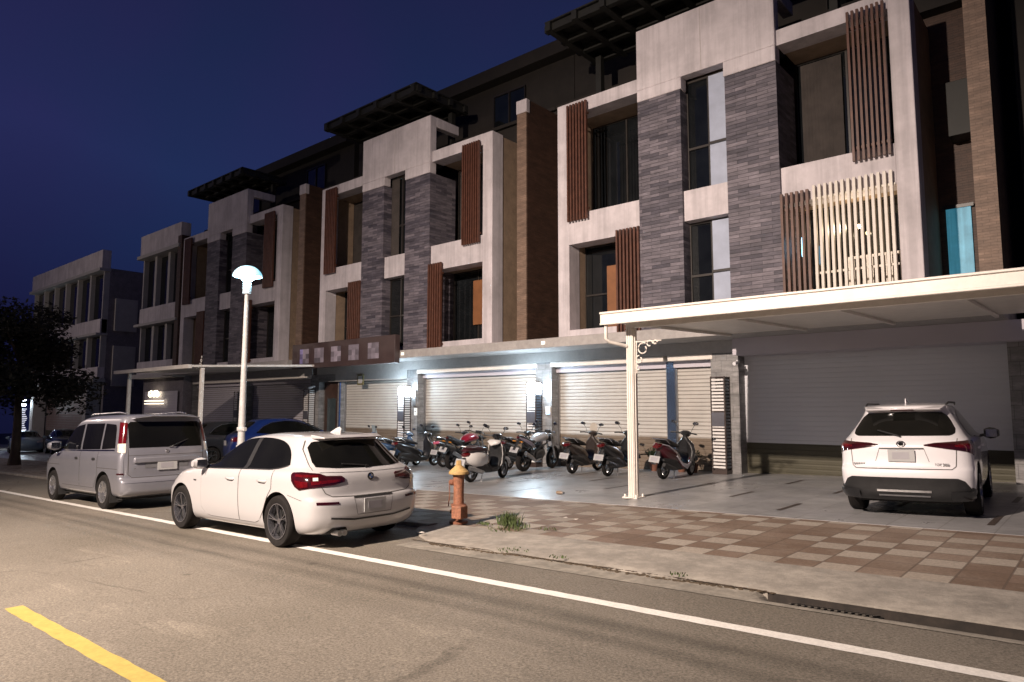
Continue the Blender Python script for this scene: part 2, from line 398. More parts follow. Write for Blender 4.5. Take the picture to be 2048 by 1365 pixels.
strip('centre_line', -33.5, -26.5, 1.79, 1.95, M_yellow, .008)
# gutter: level with the road at left, sunk against the kerb at the drain inlet on the right
def gut(x, y):
    t = max(0, min(1, (x + 2.42) / .12)) * max(0, min(1, (-.42 - x) / .12)); return -.13 * t * max(0, (y - 5.86) / .27)
tag(sheet('gutter', -6.9, 40, 5.754, 6.13, .003, M_gutter, 800, 6, gut), kind='structure')
def kerbf(x, y): return .018 * sin(x * 1.3) * (y - 6.13) * 0 + .045 * min(1, (y - 6.13) / .85) + random.uniform(-.002, .002)
mb = MB(); n = 300; vs = []; fs = []          # kerb apron with a rounded left end and a real front face
for i in range(n + 1):
    x = -7.75 + (47.75) * (i / n)**1.6
    e = max(0, min(1, (x + 7.75) / 1.1)); yf = 6.13 + .87 * (1 - e**.6)
    w_ = random.uniform(-.006, .006)
    for y, z in ((yf + w_, -.28), (yf + w_, .012), (yf + .02 + w_, .02), (yf + .3*(7.17-yf), .03), (yf + .7*(7.17-yf), .045), (7.17, .05)):
        vs.append((x, y, gz(x, z)))
for i in range(n):
    for j in range(5): a = i*6+j; fs.append((a, a+6, a+7, a+1))
mb.add(vs, fs); tag(mb.build('kerb', M_conc, smooth=True, ang=30), kind='structure')
MB0 = MB(); MB0.box(-2.36, -.46, 6.118, 6.127, -.13, .004)
MB0.v = [(x, y, z + gz(x)) for x, y, z in MB0.v]
tag(MB0.build('drain_inlet', pm('inlet stain and slot shade', (.022, .016, .012), .7, var=.6, scale=5, dirt=.3), smooth=False, loc=(-1.4, 6.12, gz(-1.4))), 'long dark drain inlet in the kerb face above the rusty grate', 'drain inlet')  # flat plate; its black holds both the stain and the slot's inner shade
mb = MB(); vs = []
for i in range(300):
    x = -7.0 + i * .0155 * 1.0; y = 6.128 + .012 * sin(x * 3.1) + random.uniform(-.005, .005); w_ = random.uniform(.004, .016)
    vs += [(x, y - w_, gz(x, .0135)), (x, y + w_, gz(x, .0175))]
mb.add(vs, [(2*i, 2*i+2, 2*i+3, 2*i+1) for i in range(299)])
tag(mb.build('gutter_joint', pm('joint dirt', (.05, .035, .022), .9, var=.4, scale=12), smooth=False), kind='structure')
# crack line debris along the kerb foot
mb = MB()
for i in range(420):
    x = -6.6 + random.random()**1.2 * 4.3; y = 6.10 + .035*sin(x*2.3) + random.gauss(0, .018)
    r = random.uniform(.006, .02); mb.sphere((x, y, gz(x, .006)), r, 5, 3, (1.6, 1, .4))
tag(mb.build('gutter_debris', pm('dead leaves and grit', (.07, .05, .03), .9, var=.5, scale=30)), kind='stuff')
mb = MB()                                       # drain grating
mb.box(-2.12, -1.45, 5.83, 6.10, -.02, 0.006, 0)
for v in range(len(mb.v)): x, y, z = mb.v[v]; mb.v[v] = (x, y, gz(x, z - .006 - (.0 if y < 6 else .05)))
g0 = mb
for i in range(13):
    x = -2.09 + i * .05
    g0.hexa([(x, 5.85, gz(x, .004)), (x+.022, 5.85, gz(x, .004)), (x+.022, 6.08, gz(x, -.045)), (x, 6.08, gz(x, -.045)),
             (x, 5.85, gz(x, .014)), (x+.022, 5.85, gz(x, .014)), (x+.022, 6.08, gz(x, -.035)), (x, 6.08, gz(x, -.035))], 1)
tag(g0.build('drain_grate', [M_well, pm('grate iron', (.07, .062, .052), .6, metal=.3)], smooth=False, loc=(-1.78, 5.96, gz(-1.78))), 'rusty iron drain grate set in the gutter beside the sunken kerb inlet', 'drain grate')
mb = MB(); vs = []; fs = []
XS = [-300, -60, -40, -20, -7.8, 0, 60]
for x in XS: vs += [(x, 7.0 if x < -7.76 else 7.172, gz(x, .034)), (x, 10.47, gz(x, .034)), (x, 7.0 if x < -7.76 else 7.172, gz(x, -.25))]
for i in range(len(XS)-1): a = 3*i; fs += [(a, a+3, a+4, a+1), (a+2, a+5, a+3, a)]
mb.add(vs, fs); tag(mb.build('pavement', M_pave, smooth=False), kind='structure')
mb = MB()                                       # kerb stones of the parking bay
x = -60.
while x < -7.9:
    mb.hexa([(x, 6.93, gz(x, -.1)), (x+.98, 6.93, gz(x+.98, -.1)), (x+.98, 7.09, gz(x+.98, -.1)), (x, 7.09, gz(x, -.1)),
             (x, 6.93, gz(x, .062)), (x+.98, 6.93, gz(x+.98, .062)), (x+.98, 7.09, gz(x+.98, .062)), (x, 7.09, gz(x, .062))]); x += .99
tag(mb.build('kerb', M_conc, bevel=.012), kind='structure')
# granite forecourt with dark inlay strips
mb = MB()
FZ = .04
for (xa, xb) in ((-60, 30),):
    mb.hexa([(xa, 10.45, gz(xa, -.2)), (xb, 10.45, gz(xb, -.2)), (xb, 20, gz(xb, -.2)), (xa, 20, gz(xa, -.2)),
             (xa, 10.45, gz(xa, FZ)), (xb, 10.45, gz(xb, FZ)), (xb, 20, gz(xb, FZ)), (xa, 20, gz(xa, FZ))])
k = 0; x = -1.2
dash = []
for c in range(0, 22):
    xx = -1.32 - c * 1.39
    for r in range(4):
        y0 = 11.15 + r * 2.9 + (1.45 if c % 2 else 0)
        if y0 + 1.1 < 17.3: dash.append((xx, y0))
for xx, y0 in dash:
    xx = xx - .04
    mb.add([(xx, y0, gz(xx, FZ+.004)), (xx+.085, y0, gz(xx+.085, FZ+.004)), (xx+.085, y0+1.05, gz(xx+.085, FZ+.004)), (xx, y0+1.05, gz(xx, FZ+.004))], [(0,1,2,3)], 1)
tag(mb.build('forecourt', [M_gran, M_inlay], smooth=False), kind='structure')
# side lane and open lot beyond the row, at far left
tag(sheet('side_lane', -300, -60.2, 7.1, 20, .05, M_conc), kind='structure')

# ------------------------------------------------------------------ townhouses
YF = 16.7; ZL = 2.12
def slats(mb, x0, x1, z0, z1, y, n, mi=0, dep=.09, fill=.5):
    p = (x1 - x0) / n
    for i in range(n):
        xx = x0 + p * (i + .5) - p * fill / 2
        mb.box(xx, xx + p * fill, y, y + dep, z0, z1, mi)
def shutter(name, parent, x0, x1, y, z0, z1, m1, m2, zsplit, pitch=.15, flat=False):
    mb = MB(); z = z1; vs = []; fs = []; mi = []
    prof = []
    while z > z0:
        prof += [(.004, z), (.0, z - pitch * .1), (.006, z - pitch * .70), (.022, z - pitch * .76), (.022, z - pitch * .985)]; z -= pitch
    if flat: prof = [(d * .35, z) for d, z in prof]
    for d, z in prof: vs += [(x0, y + d, z), (x1, y + d, z)]
    mb.add(vs, [])
    for i in range(len(prof) - 1):
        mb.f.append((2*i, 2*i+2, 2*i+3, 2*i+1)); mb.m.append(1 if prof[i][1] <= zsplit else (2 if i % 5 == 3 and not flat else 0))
    return mb.build(name, [m1, m2, M_shutshade], parent, True, smooth=False)
def window(parent, x0, x1, z0, z1, y, cols=2, rail=None, mull=.05):
    g = MB().box(x0, x1, y, y + .03, z0, z1).build('window', M_glass, parent, True, smooth=False)
    mb = MB()
    for i in range(cols + 1):
        xx = x0 + (x1 - x0) * i / cols; mb.box(xx - mull/2 if i else xx, xx + mull/2 if i < cols else xx, y - .05, y - .003, z0, z1)
    mb.box(x0, x1, y - .047, y - .004, z0, z0 + mull); mb.box(x0, x1, y - .047, y - .004, z1 - mull, z1)
    if rail: mb.box(x0, x1, y - .045, y - .005, rail, rail + mull)
    fr = mb.build('window_frame', M_mull, g, False, smooth=False)
    fr.data.transform(Matrix.Translation(-parent.location)); return g
def pieces(name, mat, parent, boxes, bevel=0.):
    for b_ in boxes: MB().box(*b_).build(name, mat, parent, True, smooth=bool(bevel), bevel=bevel)
def unit(x0, W, label, zb, wide=False, simple=False):
    s = W / 9.8
    X = lambda a: x0 + a * s
    cx = x0 + W / 2
    b = empty('townhouse', (cx, 17.5, gz(cx)), label, 'townhouse', 'townhouses in the row')
    xl, xr = x0 - 1.4, x0 + W + 1.35
    # core wall set back behind the frame
    c = MB(); c.box(xl, xr, 19.0, 27, zb, 9.6); c.build('wall', M_brown, b, True, smooth=False)
    # frame
    pieces('frame_post', M_stucco, b, [(X(0), X(.42), YF, 17.25, ZL, 9.37), (X(9.36), X(9.8), YF, 17.25, ZL, 9.37)], .02)
    bs = []
    for a, bb in ((.42, 2.93), (6.86, 9.36)):
        a_, c_ = X(a) - .002, X(bb) + .002
        bs += [(a_, c_, YF + .003, 17.247, 8.97, 9.367), (a_, c_, YF + .003, 17.247, 4.93, 5.84), (a_, c_, YF + .003, 17.247, ZL, 2.34)]
    bs += [(X(4.26), X(5.52), YF, 17.25, 4.98, 5.80), (X(4.26), X(5.52), YF, 17.25, ZL, 2.30)]
    pieces('frame_beam', M_stucco, b, bs)
    t = MB(); t.box(X(2.93), X(6.86), YF - .12, YF + .2, 8.95, 10.72); t.box(X(2.93), X(4.30), YF - .12, YF + .2, 8.62, 8.95); t.box(X(5.50), X(6.86), YF - .12, YF + .2, 8.56, 8.95)
    t.box(X(6.60), X(6.86), YF + .2, YF + 1.35, 10.36, 10.72); t.box(X(2.93), X(3.2), YF + .2, YF + 1.35, 10.36, 10.72)
    t.build('parapet_block', M_stucco, b, True, bevel=.02)
    MB().box(X(4.885), X(4.905), YF - .124, YF - .1, 8.96, 10.71).build('parapet_joint', pm('render joint', (.40, .36, .35), .8), b, True, smooth=False)
    for a, bb, zt in ((2.93, 4.26, 8.62), (5.52, 6.86, 8.56)):
        MB().box(X(a) + .004, X(bb) - .004, YF - .09, 17.9, ZL, zt).build('stone_pier', M_stone, b, True, smooth=False)
    # balcony returns and floors behind the frame (tan, soffits' orange light put into the colour)
    mt = pm('tan balcony paint and glow', (.30, .215, .15), .7, dirt=.1)
    pieces('balcony_side_wall', mt, b, [(X(.02), X(.42) - .01, 17.255, 19.0, ZL, 9.3), (X(9.38), X(9.78), 17.255, 19.0, ZL, 9.3)])
    bs = []
    for a, bb in ((.42, 2.93), (6.86, 9.36)):
        for z0, z1 in ((5.0, 5.3), (9.0, 9.3), (ZL, 2.3)): bs.append((X(a), X(bb), 17.255, 19.0, z0, z1))
    bs += [(X(4.26), X(5.52), 17.255, 17.9, 5.0, 5.75), (X(4.26), X(5.52), 17.255, 17.9, 8.97, 9.3)]
    pieces('balcony_slab', mt, b, bs)
    window(b, X(.42), X(2.93), 5.3, 9.0, 18.1, 2); window(b, X(6.86), X(9.36), 5.3, 9.0, 18.1, 2)
    window(b, X(.42), X(2.93), 2.3, 5.0, 17.75 if not wide else 17.6, 2, 3.45); window(b, X(6.86), X(9.36), 2.3, 5.0, 17.9, 2)
    window(b, X(4.26), X(5.52), 5.8, 8.95, 17.05, 2, 7.0, .06); window(b, X(4.26), X(5.52), 2.3, 4.98, 17.05, 2, 3.5, .06)
    # timber louvres
    for a, bb, z0, z1, m_, n_ in ((.44, 1.22, 5.60, 9.22, M_wood, 7), (2.15, 2.96, 1.93, 5.06, M_wood, 7), (6.83, 7.55, 1.93, 5.15, M_wood, 6), (8.50, 9.34, 5.58, 9.12, M_wood, 8)):
        l = MB(); slats(l, X(a), X(bb), z0, z1, YF - .16, n_); l.box(X(a)+.02, X(bb)-.02, YF - .05, YF - .005, z0 + .3, z0 + .36); l.box(X(a)+.02, X(bb)-.02, YF - .05, YF - .005, z1 - .4, z1 - .34)
        l.build('louvre_screen', m_, b, True, smooth=False)
    if wide:
        l = MB(); slats(l, X(7.58), X(9.34), 2.36, 5.22, YF - .14, 14, fill=.48)
        l.box(X(7.58), X(9.34), YF - .045, YF - .01, 3.12, 3.17); l.box(X(7.58), X(9.34), YF - .045, YF - .01, 4.9, 4.95)
        l.build('metal_screen', M_cream, b, True, smooth=False)
        l = MB(); slats(l, X(8.1), X(9.3), 2.36, 3.5, YF + .6, 12, fill=.4); l.box(X(8.1), X(9.3), YF + .6, YF + .7, 3.5, 3.56)
        l.build('balcony_railing', M_cream, b, True, smooth=False)
    # podium ledge and the wall over the garages
    l = MB(); l.box(xl, xr, 16.35, 19.0, 1.83, ZL); l.build('podium_ledge', M_ledge, b, True, bevel=.015)
    l = MB(); l.box(xl + .003, xr - .003, 17.62, 19.0, 1.50, 1.826); l.build('soffit_beam', M_soff, b, True, smooth=False)
    # set-back top storey with cornice
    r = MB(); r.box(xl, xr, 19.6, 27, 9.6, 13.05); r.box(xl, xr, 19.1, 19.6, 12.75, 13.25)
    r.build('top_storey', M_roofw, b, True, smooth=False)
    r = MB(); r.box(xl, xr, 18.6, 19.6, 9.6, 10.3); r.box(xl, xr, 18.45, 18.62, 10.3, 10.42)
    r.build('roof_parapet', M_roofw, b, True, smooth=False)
    for a in (1.2, 7.3):
        window(b, X(a), X(a + 1.6), 10.7, 12.3, 19.55, 2)
    return b, X
def pergola(b, x0, x1, y0, y1, z):
    p = MB(); nx = max(3, round((x1-x0)/1.0)); ny = 3
    for i in range(nx + 1):
        x = x0 + (x1 - x0) * i / nx; p.box(x - .09, x + .09, y0 - .2, y1 + .2, z, z + .28)
    for j in range(ny + 1):
        y = y0 + (y1 - y0) * j / ny; p.box(x0 - .2, x1 + .2, y - .09, y + .09, z + .03, z + .25)
    p.box(x0 - .15, x1 + .15, y0 - .15, y1 + .15, z + .285, z + .33)
    for x in (x0 + .3, x1 - .3): p.box(x - .1, x + .1, y1 - .4, y1 - .2, 9.6, z)
    p.build('roof_pergola', M_dark, b, True, smooth=False)
def fin(b, x0, x1, zt=10.2):
    MB().box(x0, x1, 16.93, 19.0, ZL, zt - .06).build('party_fin', M_brown, b, True, smooth=False)
    MB().box(x0 + .002, x1 - .002, 16.88, 16.926, ZL, zt - .5).build('fin_facing', M_tan, b, True, smooth=False)
    MB().box(x0 - .02, x1 + .02, 16.86, 17.05, zt - .498, zt - .05).build('fin_cap', M_stucco, b, True, bevel=.015)
def pier(b, x0, x1):
    MB().box(x0, x1, 17.65, 18.35, gz(x0) - .2, 1.50).build('garage_pier', M_grey, b, True, smooth=False)

b1, X1 = unit(-12.55, 9.70, 'nearest townhouse, with cream lit slatted screen over the large white carport', -3.5, wide=True)
b2, X2 = unit(-25.18, 9.90, 'middle townhouse behind the street lamp arrow side, above the scooters and dark signboard', -3.8)
b3, X3 = unit(-38.40, 10.1, 'left dim townhouse directly behind the glowing mushroom lamp and small white canopy', -4.1)
b2['label'] = 'middle townhouse above the two lit shutters, the dark signboard fixed at its left foot'
pergola(b1, -12.3, -4.5, 16.1, 18.6, 11.45); pergola(b2, -23.9, -18.5, 16.1, 18.5, 11.45); pergola(b3, -37, -31.5, 16.4, 18.5, 11.4)
fin(b1, -1.9, -1.5, 10.6); fin(b2, -14.35, -13.95); fin(b3, -27.2, -26.75, 10.1)
pier(b1, -8.15, -7.38); pier(b2, -14.2, -13.55); pier(b2, -20.55, -19.95); pier(b3, -27.1, -26.45); pier(b3, -33.4, -32.8); pier(b3, -39.2, -38.6); pier(b1, -1.6, -1.0)
# party-wall side windows seen in the recess right of the nearest townhouse
m_bluew = pm('blue curtain window', (.10, .30, .42), .5, emis=(.10, .42, .62), es=.42, var=.35, scale=2.2)
nt = m_bluew.node_tree; tc = nt.nodes.new('ShaderNodeTexCoord'); mp = nt.nodes.new('ShaderNodeMapping'); mp.inputs['Scale'].default_value = (9, 9, .25); nt.links.new(tc.outputs['Object'], mp.inputs[0])
n = noise(nt, 1.4, 4, .6, vec=mp.outputs[0]); r = ramp(nt, n.outputs[0], [(.3, (.03, .20, .30)), (.55, (.08, .36, .50)), (.7, (.20, .60, .78))]); nt.links.new(r.outputs[0], nt.nodes['Principled BSDF'].inputs['Emission Color'])
g = MB().box(-2.72, -2.22, 18.93, 18.97, 2.2, 4.72).build('lit_window', m_bluew, b1, True, smooth=False)
MB().box(-2.78, -2.16, 18.90, 18.925, 4.72, 4.8).build('window_frame', M_mull, b1, True, smooth=False)
MB().box(-2.5, -1.95, 18.4, 18.98, 6.3, 7.6).build('service_box', M_dark, b1, True, bevel=.01)
m_tube = pm('blue tube light', (.5, .8, 1.), .4, emis=(.25, .65, 1.), es=5., var=.02)
MB().lathe([(.045, 0), (.05, .05), (.05, .42), (.045, .47)], (X1(7.13), 17.3, 3.72), n=10).build('tube_light', m_tube, b1, True)
m_bulb = pm('warm bulb', (1, .8, .5), .4, emis=(1., .72, .38), es=60., var=.02)
tag(MB().sphere((X1(8.35), 17.5, 4.30), .05).build('balcony_bulb', m_bulb, loc=(X1(8.35), 17.5, 4.30)), 'glowing warm bulb behind the cream slatted screen', 'light bulb')
m_pw = pm('pale curtain', (.36, .40, .50), .7, var=.1)
for zz0, zz1 in ((5.85, 8.9), (2.35, 4.93)):
    MB().box(X1(4.92), X1(5.46), 16.96, 16.985, zz0, zz1).build('curtain', m_pw, b1, True, smooth=False)
pieces('window_frame', M_mull, b1, [(X1(4.92), X1(5.46), 16.90, 16.955, 7.0, 7.06), (X1(4.92), X1(5.46), 16.90, 16.955, 3.55, 3.61)])
m_orp = pm('orange interior door', (.22, .09, .035), .6, var=.2)
MB().box(X1(1.25), X1(2.1), 17.5, 17.56, 2.4, 4.3).build('balcony_door', m_orp, b1, True, smooth=False)
MB().box(X2(7.9), X2(9.3), 17.8, 17.86, 3.0, 4.6).build('balcony_door', m_orp, b2, True, smooth=False)

m_cur = pm('dim curtain', (.045, .036, .032), .8, var=.3, scale=3)
for bb_, Xf, lst in ((b1, X1, ((7.0, 8.0, 5.4, 8.9, 18.02),)), (b2, X2, ((.5, 1.3, 5.4, 8.9, 18.02), (7.0, 7.7, 5.4, 8.9, 18.02), (4.3, 4.75, 5.85, 8.9, 16.98))), (b3, X3, ((.5, 1.5, 5.4, 8.9, 18.02), (4.9, 5.45, 2.35, 4.9, 16.98)))):
    for a_, c_, z0_, z1_, y_ in lst:
        q = MB(); n_ = 24; vs = []
        for i in range(n_ + 1):
            x_ = Xf(a_) + (Xf(c_) - Xf(a_)) * i / n_; vs += [(x_, y_ + .012 * (i % 2), z0_), (x_, y_ + .012 * (i % 2), z1_)]
        q.add(vs, [(2*i, 2*i+2, 2*i+3, 2*i+1) for i in range(n_)]); q.build('curtain', m_cur, bb_, True, smooth=False)
# garages
def bay(b, x0, x1, m1, m2, y=18.05, box=True):
    s = shutter('garage_shutter', b, x0, x1, y, gz(x0) - .1, 1.36, m1, m2, -.80, .108)
    if box:
        MB().box(x0 - .05, x1 + .05, 17.64, 18.06, 1.345, 1.497).build('shutter_box', M_cwhite, b, True, bevel=.012)
        MB().box(x0, x1, 17.90, 18.04, 1.17, 1.342).build('shutter_header', M_shutg, b, True, smooth=False)
    pieces('shutter_rail', M_steel, b, [(x0, x0 + .05, 17.99, 18.045, gz(x0) - .1, 1.17), (x1 - .05, x1, 17.99, 18.045, gz(x1) - .1, 1.17)])
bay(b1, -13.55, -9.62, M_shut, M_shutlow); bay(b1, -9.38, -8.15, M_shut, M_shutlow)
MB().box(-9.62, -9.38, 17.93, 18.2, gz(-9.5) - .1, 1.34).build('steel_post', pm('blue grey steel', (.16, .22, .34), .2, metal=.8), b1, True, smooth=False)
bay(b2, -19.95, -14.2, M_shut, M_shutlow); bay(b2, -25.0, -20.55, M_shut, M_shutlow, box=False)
MB().box(-25.2, -20.55, 17.62, 18.06, 1.17, 1.498).build('shutter_box', M_soff, b2, True, smooth=False)
# right hand garage door, plain wide grey
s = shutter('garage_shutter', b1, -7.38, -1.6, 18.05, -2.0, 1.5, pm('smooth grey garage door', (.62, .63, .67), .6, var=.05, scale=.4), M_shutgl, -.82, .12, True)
MB().box(-7.38, 3, 17.3, 18.04, 1.40, 1.826).build('shutter_box', M_shutg, b1, True, smooth=False)
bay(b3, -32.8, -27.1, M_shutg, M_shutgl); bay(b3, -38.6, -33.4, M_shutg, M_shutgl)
# wooden side door of the middle house
d = MB().box(-26.35, -25.25, 17.9, 17.98, gz(-26), 1.15).build('door', pm('dark timber door', (.055, .03, .022), .4, var=.3), b2, True, smooth=False)
MB().box(-26.1, -25.5, 17.87, 17.9, gz(-26) + .3, .45).build('door_panel', pm('door glass', (.05, .065, .07), .15), b2, True, smooth=False)
MB().box(-26.45, -25.2, 17.62, 18.35, 1.17, 1.498).box(-25.25, -25.0, 17.8, 18.3, gz(-25), 1.17).build('door_surround', M_grey, b2, True, smooth=False)
MB().box(-25.1, -25.05, 17.76, 17.8, gz(-25), 1.15).build('door_trim', pm('blue steel trim', (.10, .20, .50), .2, metal=.7), b2, True, smooth=False)
# right wing beyond the near house
bR = empty('townhouse', (3.5, 18, gz(3)), 'dark end townhouse cut off by the right edge of the picture', 'townhouse', 'townhouses in the row')
MB().box(-1.198, 10, 18.7, 27, -3, 13.0).build('wall', M_roofw, bR, True, smooth=False)
MB().box(-1.1, 10, 17.6, 18.69, gz(0) - .2, ZL - .004).build('garage_wall', M_shutg, bR, True, smooth=False)

# half house at left and far house
def far_house(x0, x1, nwin, label, zt, slant=False):
    cx = (x0 + x1) / 2
    b = empty('townhouse', (cx, 17.5, gz(cx)), label, 'townhouse', 'townhouses in the row')
    MB().box(x0, x1, 17.2, 27, gz(x0) - .5, zt - 1.2).build('wall', pm('dim grey render', (.20, .18, .20), .8, dirt=.2), b, True, smooth=False)
    MB().box(x0 - .06, x1 + .06, 16.65, 17.2, zt - 1.25, zt).build('roof_parapet', M_stucco, b, True, bevel=.02)
    MB().box(x0, x1, 16.75, 17.2, 5.0, 5.95).box(x0, x1, 16.75, 17.2, 2.0, 2.75).build('wall_panel', M_stucco, b, True, bevel=.02)
    pieces('cornice', M_soff, b, [(x0 - .15, x1 + .15, 16.5, 17.2, 4.85, 4.995), (x0 - .15, x1 + .15, 16.5, 17.2, 1.75, 1.995), (x0 - .15, x1 + .15, 16.5, 17.2, zt - 1.45, zt - 1.255)])
    f = MB()
    for i in range(nwin + 1):
        x = x0 + (x1 - x0) * i / nwin; f.box(x - .14 if i else x, x + .14 if i < nwin else x, 16.85, 17.2, 2.75, zt - 1.45)
    f.build('mullion_piers', M_soff, b, True, smooth=False)
    for i in range(nwin):
        a = x0 + (x1 - x0) * i / nwin + .14; c = x0 + (x1 - x0) * (i + 1) / nwin - .14
        for z0, z1 in ((2.8, 4.8), (6.0, zt - 1.5)):
            g = MB().box(a, c, 17.12, 17.19, z0, z1).build('window', M_glass, b, True, smooth=False)
    return b
b4 = far_house(-44.1, -38.75, 3, 'narrow pale house with small windows, left of the street lamp townhouse', 10.4)
MB().box(-38.9, -38.45, 16.6, 19, 2.0, 9.6).build('party_fin', M_brown, b4, True, smooth=False)
b4['label'] = 'narrow dim house with paired windows, second from the left, an illuminated emblem over its shutter'
b5 = far_house(-65.5, -50.5, 6, 'farthest house at left, six narrow windows under its roof, partly hidden by the tree', 10.6)
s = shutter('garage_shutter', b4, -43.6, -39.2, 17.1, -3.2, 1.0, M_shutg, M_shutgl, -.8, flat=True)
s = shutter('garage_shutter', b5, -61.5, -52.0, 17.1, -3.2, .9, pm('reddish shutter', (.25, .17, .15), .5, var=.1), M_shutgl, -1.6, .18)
MB().box(-50.498, -50.35, 17.6, 19, 5.2, 7.4).box(-50.498, -50.35, 17.6, 19, 1.5, 4.2).build('wall_panel', M_soff, b5, True, smooth=False)
pieces('porch_post', M_soff, b5, [(-62.6, -61.9, 16.3, 17.1, gz(-62), 1.7), (-51.4, -50.8, 16.3, 17.1, gz(-51), 1.7)])
# lit emblem over the shutter of the narrow house
m_em = pm('lit emblem', (1, .9, .7), .4, emis=(1., .86, .62), es=3.2, var=.3, scale=9)
em = empty('lit_emblem', (-42, 16.95, .86), 'glowing cream emblem of curls over two dotted lines on a shutter', 'illuminated sign')
mb = MB(); mb.tube([(-42.0 + .62 * sin(i * .31) + .16 * cos(i * 1.7), 16.95, .86 + .17 * cos(i * 1.05)) for i in range(34)], .035, 6); mb.build('curl', m_em, em, True)
for z_ in (.45, .29):
    mb = MB(); vs = []
    for i in range(54):
        x = -43.2 + .05 * i; h_ = .035 if i % 2 else .008; vs += [(x, 16.94, z_ - h_), (x, 16.94, z_ + h_)]
    mb.add(vs, [(2*i, 2*i+2, 2*i+3, 2*i+1) for i in range(53)]); mb.build('dotted_line', m_em, em, True, smooth=False)
# house lights at the far left beside the tree
mb = MB(); mb.box(-63.8, -63.0, 15.9, 16.1, .2, .7)
tag(mb.build('wall_lamp', M_cool, loc=(-63.4, 16, .4)), 'bright white wall lamp at the edge of the tree, far left', 'lamp')
mb = MB()
for i in range(17): mb.box(-64.6, -62.6 - .3 * sin(i), 16.0, 16.06, -2.3 + i * .14, -2.24 + i * .14)
tag(mb.build('glow_screen', pm('slat screen glow', (.7, .7, .7), .5, emis=(.85, .85, 1.), es=.8, var=.3), loc=(-63.5, 16, -1.5)), 'slatted screen with lamp light put in as a glow below the far tree', 'screen')  # lamp light on the slats is added as emission

# ------------------------------------------------------------------ slatted gate pillars
def pillar(x0, lit, label, box_z=None, dim=None):
    yF, D, Wd = 17.30, .34, .40
    g0z = gz(x0); top = .86
    p = empty('gate_pillar', (x0 + Wd/2, yF + D/2, g0z), label, 'gate pillar', 'slatted gate pillars')
    f = MB()
    for (xa, ya) in ((x0, yF), (x0 + Wd - .035, yF), (x0 + Wd - .035, yF + D - .035), (x0, yF + D - .035)): f.box(xa, xa + .035, ya, ya + .035, g0z, top)
    for z in (g0z + .12, top - .03): f.box(x0 + .002, x0 + Wd - .002, yF + .002, yF + D - .002, z - (.1 if z < 0 else 0), z + .02)
    f.box(x0 + .05, x0 + Wd - .05, yF + .05, yF + D - .05, g0z + .1, top - .38)
    f.build('pillar_frame', M_frame, p, True, smooth=False)
    sl = MB(); z = g0z + .2; zt = top - .42 if lit else top - .06
    while z < zt:
        if not (-.42 < z < -.12 and True):
            sl.box(x0 + .036, x0 + Wd - .036, yF + .006, yF + .03, z, z + .052)
        z += .087
    sl.build('slats', M_slatw if lit is not None else M_slatw, p, True, smooth=False)
    sl = MB(); z = g0z + .2
    while z < zt:
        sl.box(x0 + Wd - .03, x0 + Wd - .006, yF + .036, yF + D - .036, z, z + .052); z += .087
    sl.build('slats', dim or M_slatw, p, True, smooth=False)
    MB().box(x0 + .03, x0 + Wd - .03, yF - .012, yF + .05, -.44, -.08).build('letterbox', pm('grey letterbox', (.13, .13, .15), .35, metal=.4), p, True, bevel=.006)
    if lit:
        MB().box(x0 + .03, x0 + Wd - .03, yF + .02, yF + D - .02, top - .36, top - .02).build('lamp_box', M_cool, p, True, smooth=False)
        lamp('pillar_lamp', 'POINT', (x0 + Wd/2, yF - .30, top - .17), 120, (.64, .84, 1.), shadow_soft_size=.2)
        lamp('pillar_lamp', 'POINT', (x0 + Wd + .12, yF - .05, top - .17), 22, (.64, .84, 1.), shadow_soft_size=.15)
    return p
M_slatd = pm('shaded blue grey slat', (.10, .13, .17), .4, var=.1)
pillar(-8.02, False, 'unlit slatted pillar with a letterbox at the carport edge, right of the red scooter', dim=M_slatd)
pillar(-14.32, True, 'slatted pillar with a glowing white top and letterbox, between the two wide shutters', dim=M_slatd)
pillar(-20.70, True, 'slatted pillar with a glowing white top, left of the wide shutters and behind the white hatchback')
pillar(-27.1, False, 'unlit slatted pillar beside the timber door under the signboard')
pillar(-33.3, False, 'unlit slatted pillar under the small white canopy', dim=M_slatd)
# small fittings
def fitting(name, label, cat, x, y, z, mk, mats, group=None):
    mb = MB(); mk(mb); o = mb.build(name, mats, bevel=.003, loc=(0,0,0)); o.location = (x, y, z); return tag(o, label, cat, group)
fitting('intercom', 'white intercom box on the grey pier left of the bright shutters', 'intercom', -20.0, 17.63, -.1, lambda m: m.box(-.07,.07,-.03,.02,-.14,.14).box(-.025,.025,-.036,-.03,-.02,.04,1), [M_cwhite, M_black])
fitting('meter_box', 'tall grey meter box on the pier behind the glowing left pillar', 'meter box', -20.1, 17.62, .42, lambda m: m.box(-.1,.1,-.04,.03,-.3,.3), M_steel)
fitting('intercom', 'white intercom with a small blue light on the pier between the wide shutters', 'intercom', -13.66, 17.63, -.05, lambda m: m.box(-.09,.09,-.04,.02,-.13,.13).box(-.05,.07,-.05,-.04,-.11,-.05,1), [M_cwhite, pm('blue led', (.1, .3, 1.), .3, emis=(.15, .4, 1.), es=6., var=.02)])
M_cam = pm('camera white', (.7, .7, .72), .3)
def camera_mk(m): m.loft([(0,0,0,.045,.045),(0.02,-.22,-.05,.05,.05)], n=10).box(-.02,.02,0,.12,-.01,.06)
fitting('security_camera', 'white security camera on the pier above the carport door', 'security camera', -7.35, 17.5, 1.22, camera_mk, M_cam, 'security cameras')
fitting('security_camera', 'small round white camera over the timber door', 'security camera', -26.55, 17.4, .95, camera_mk, M_cam, 'security cameras')
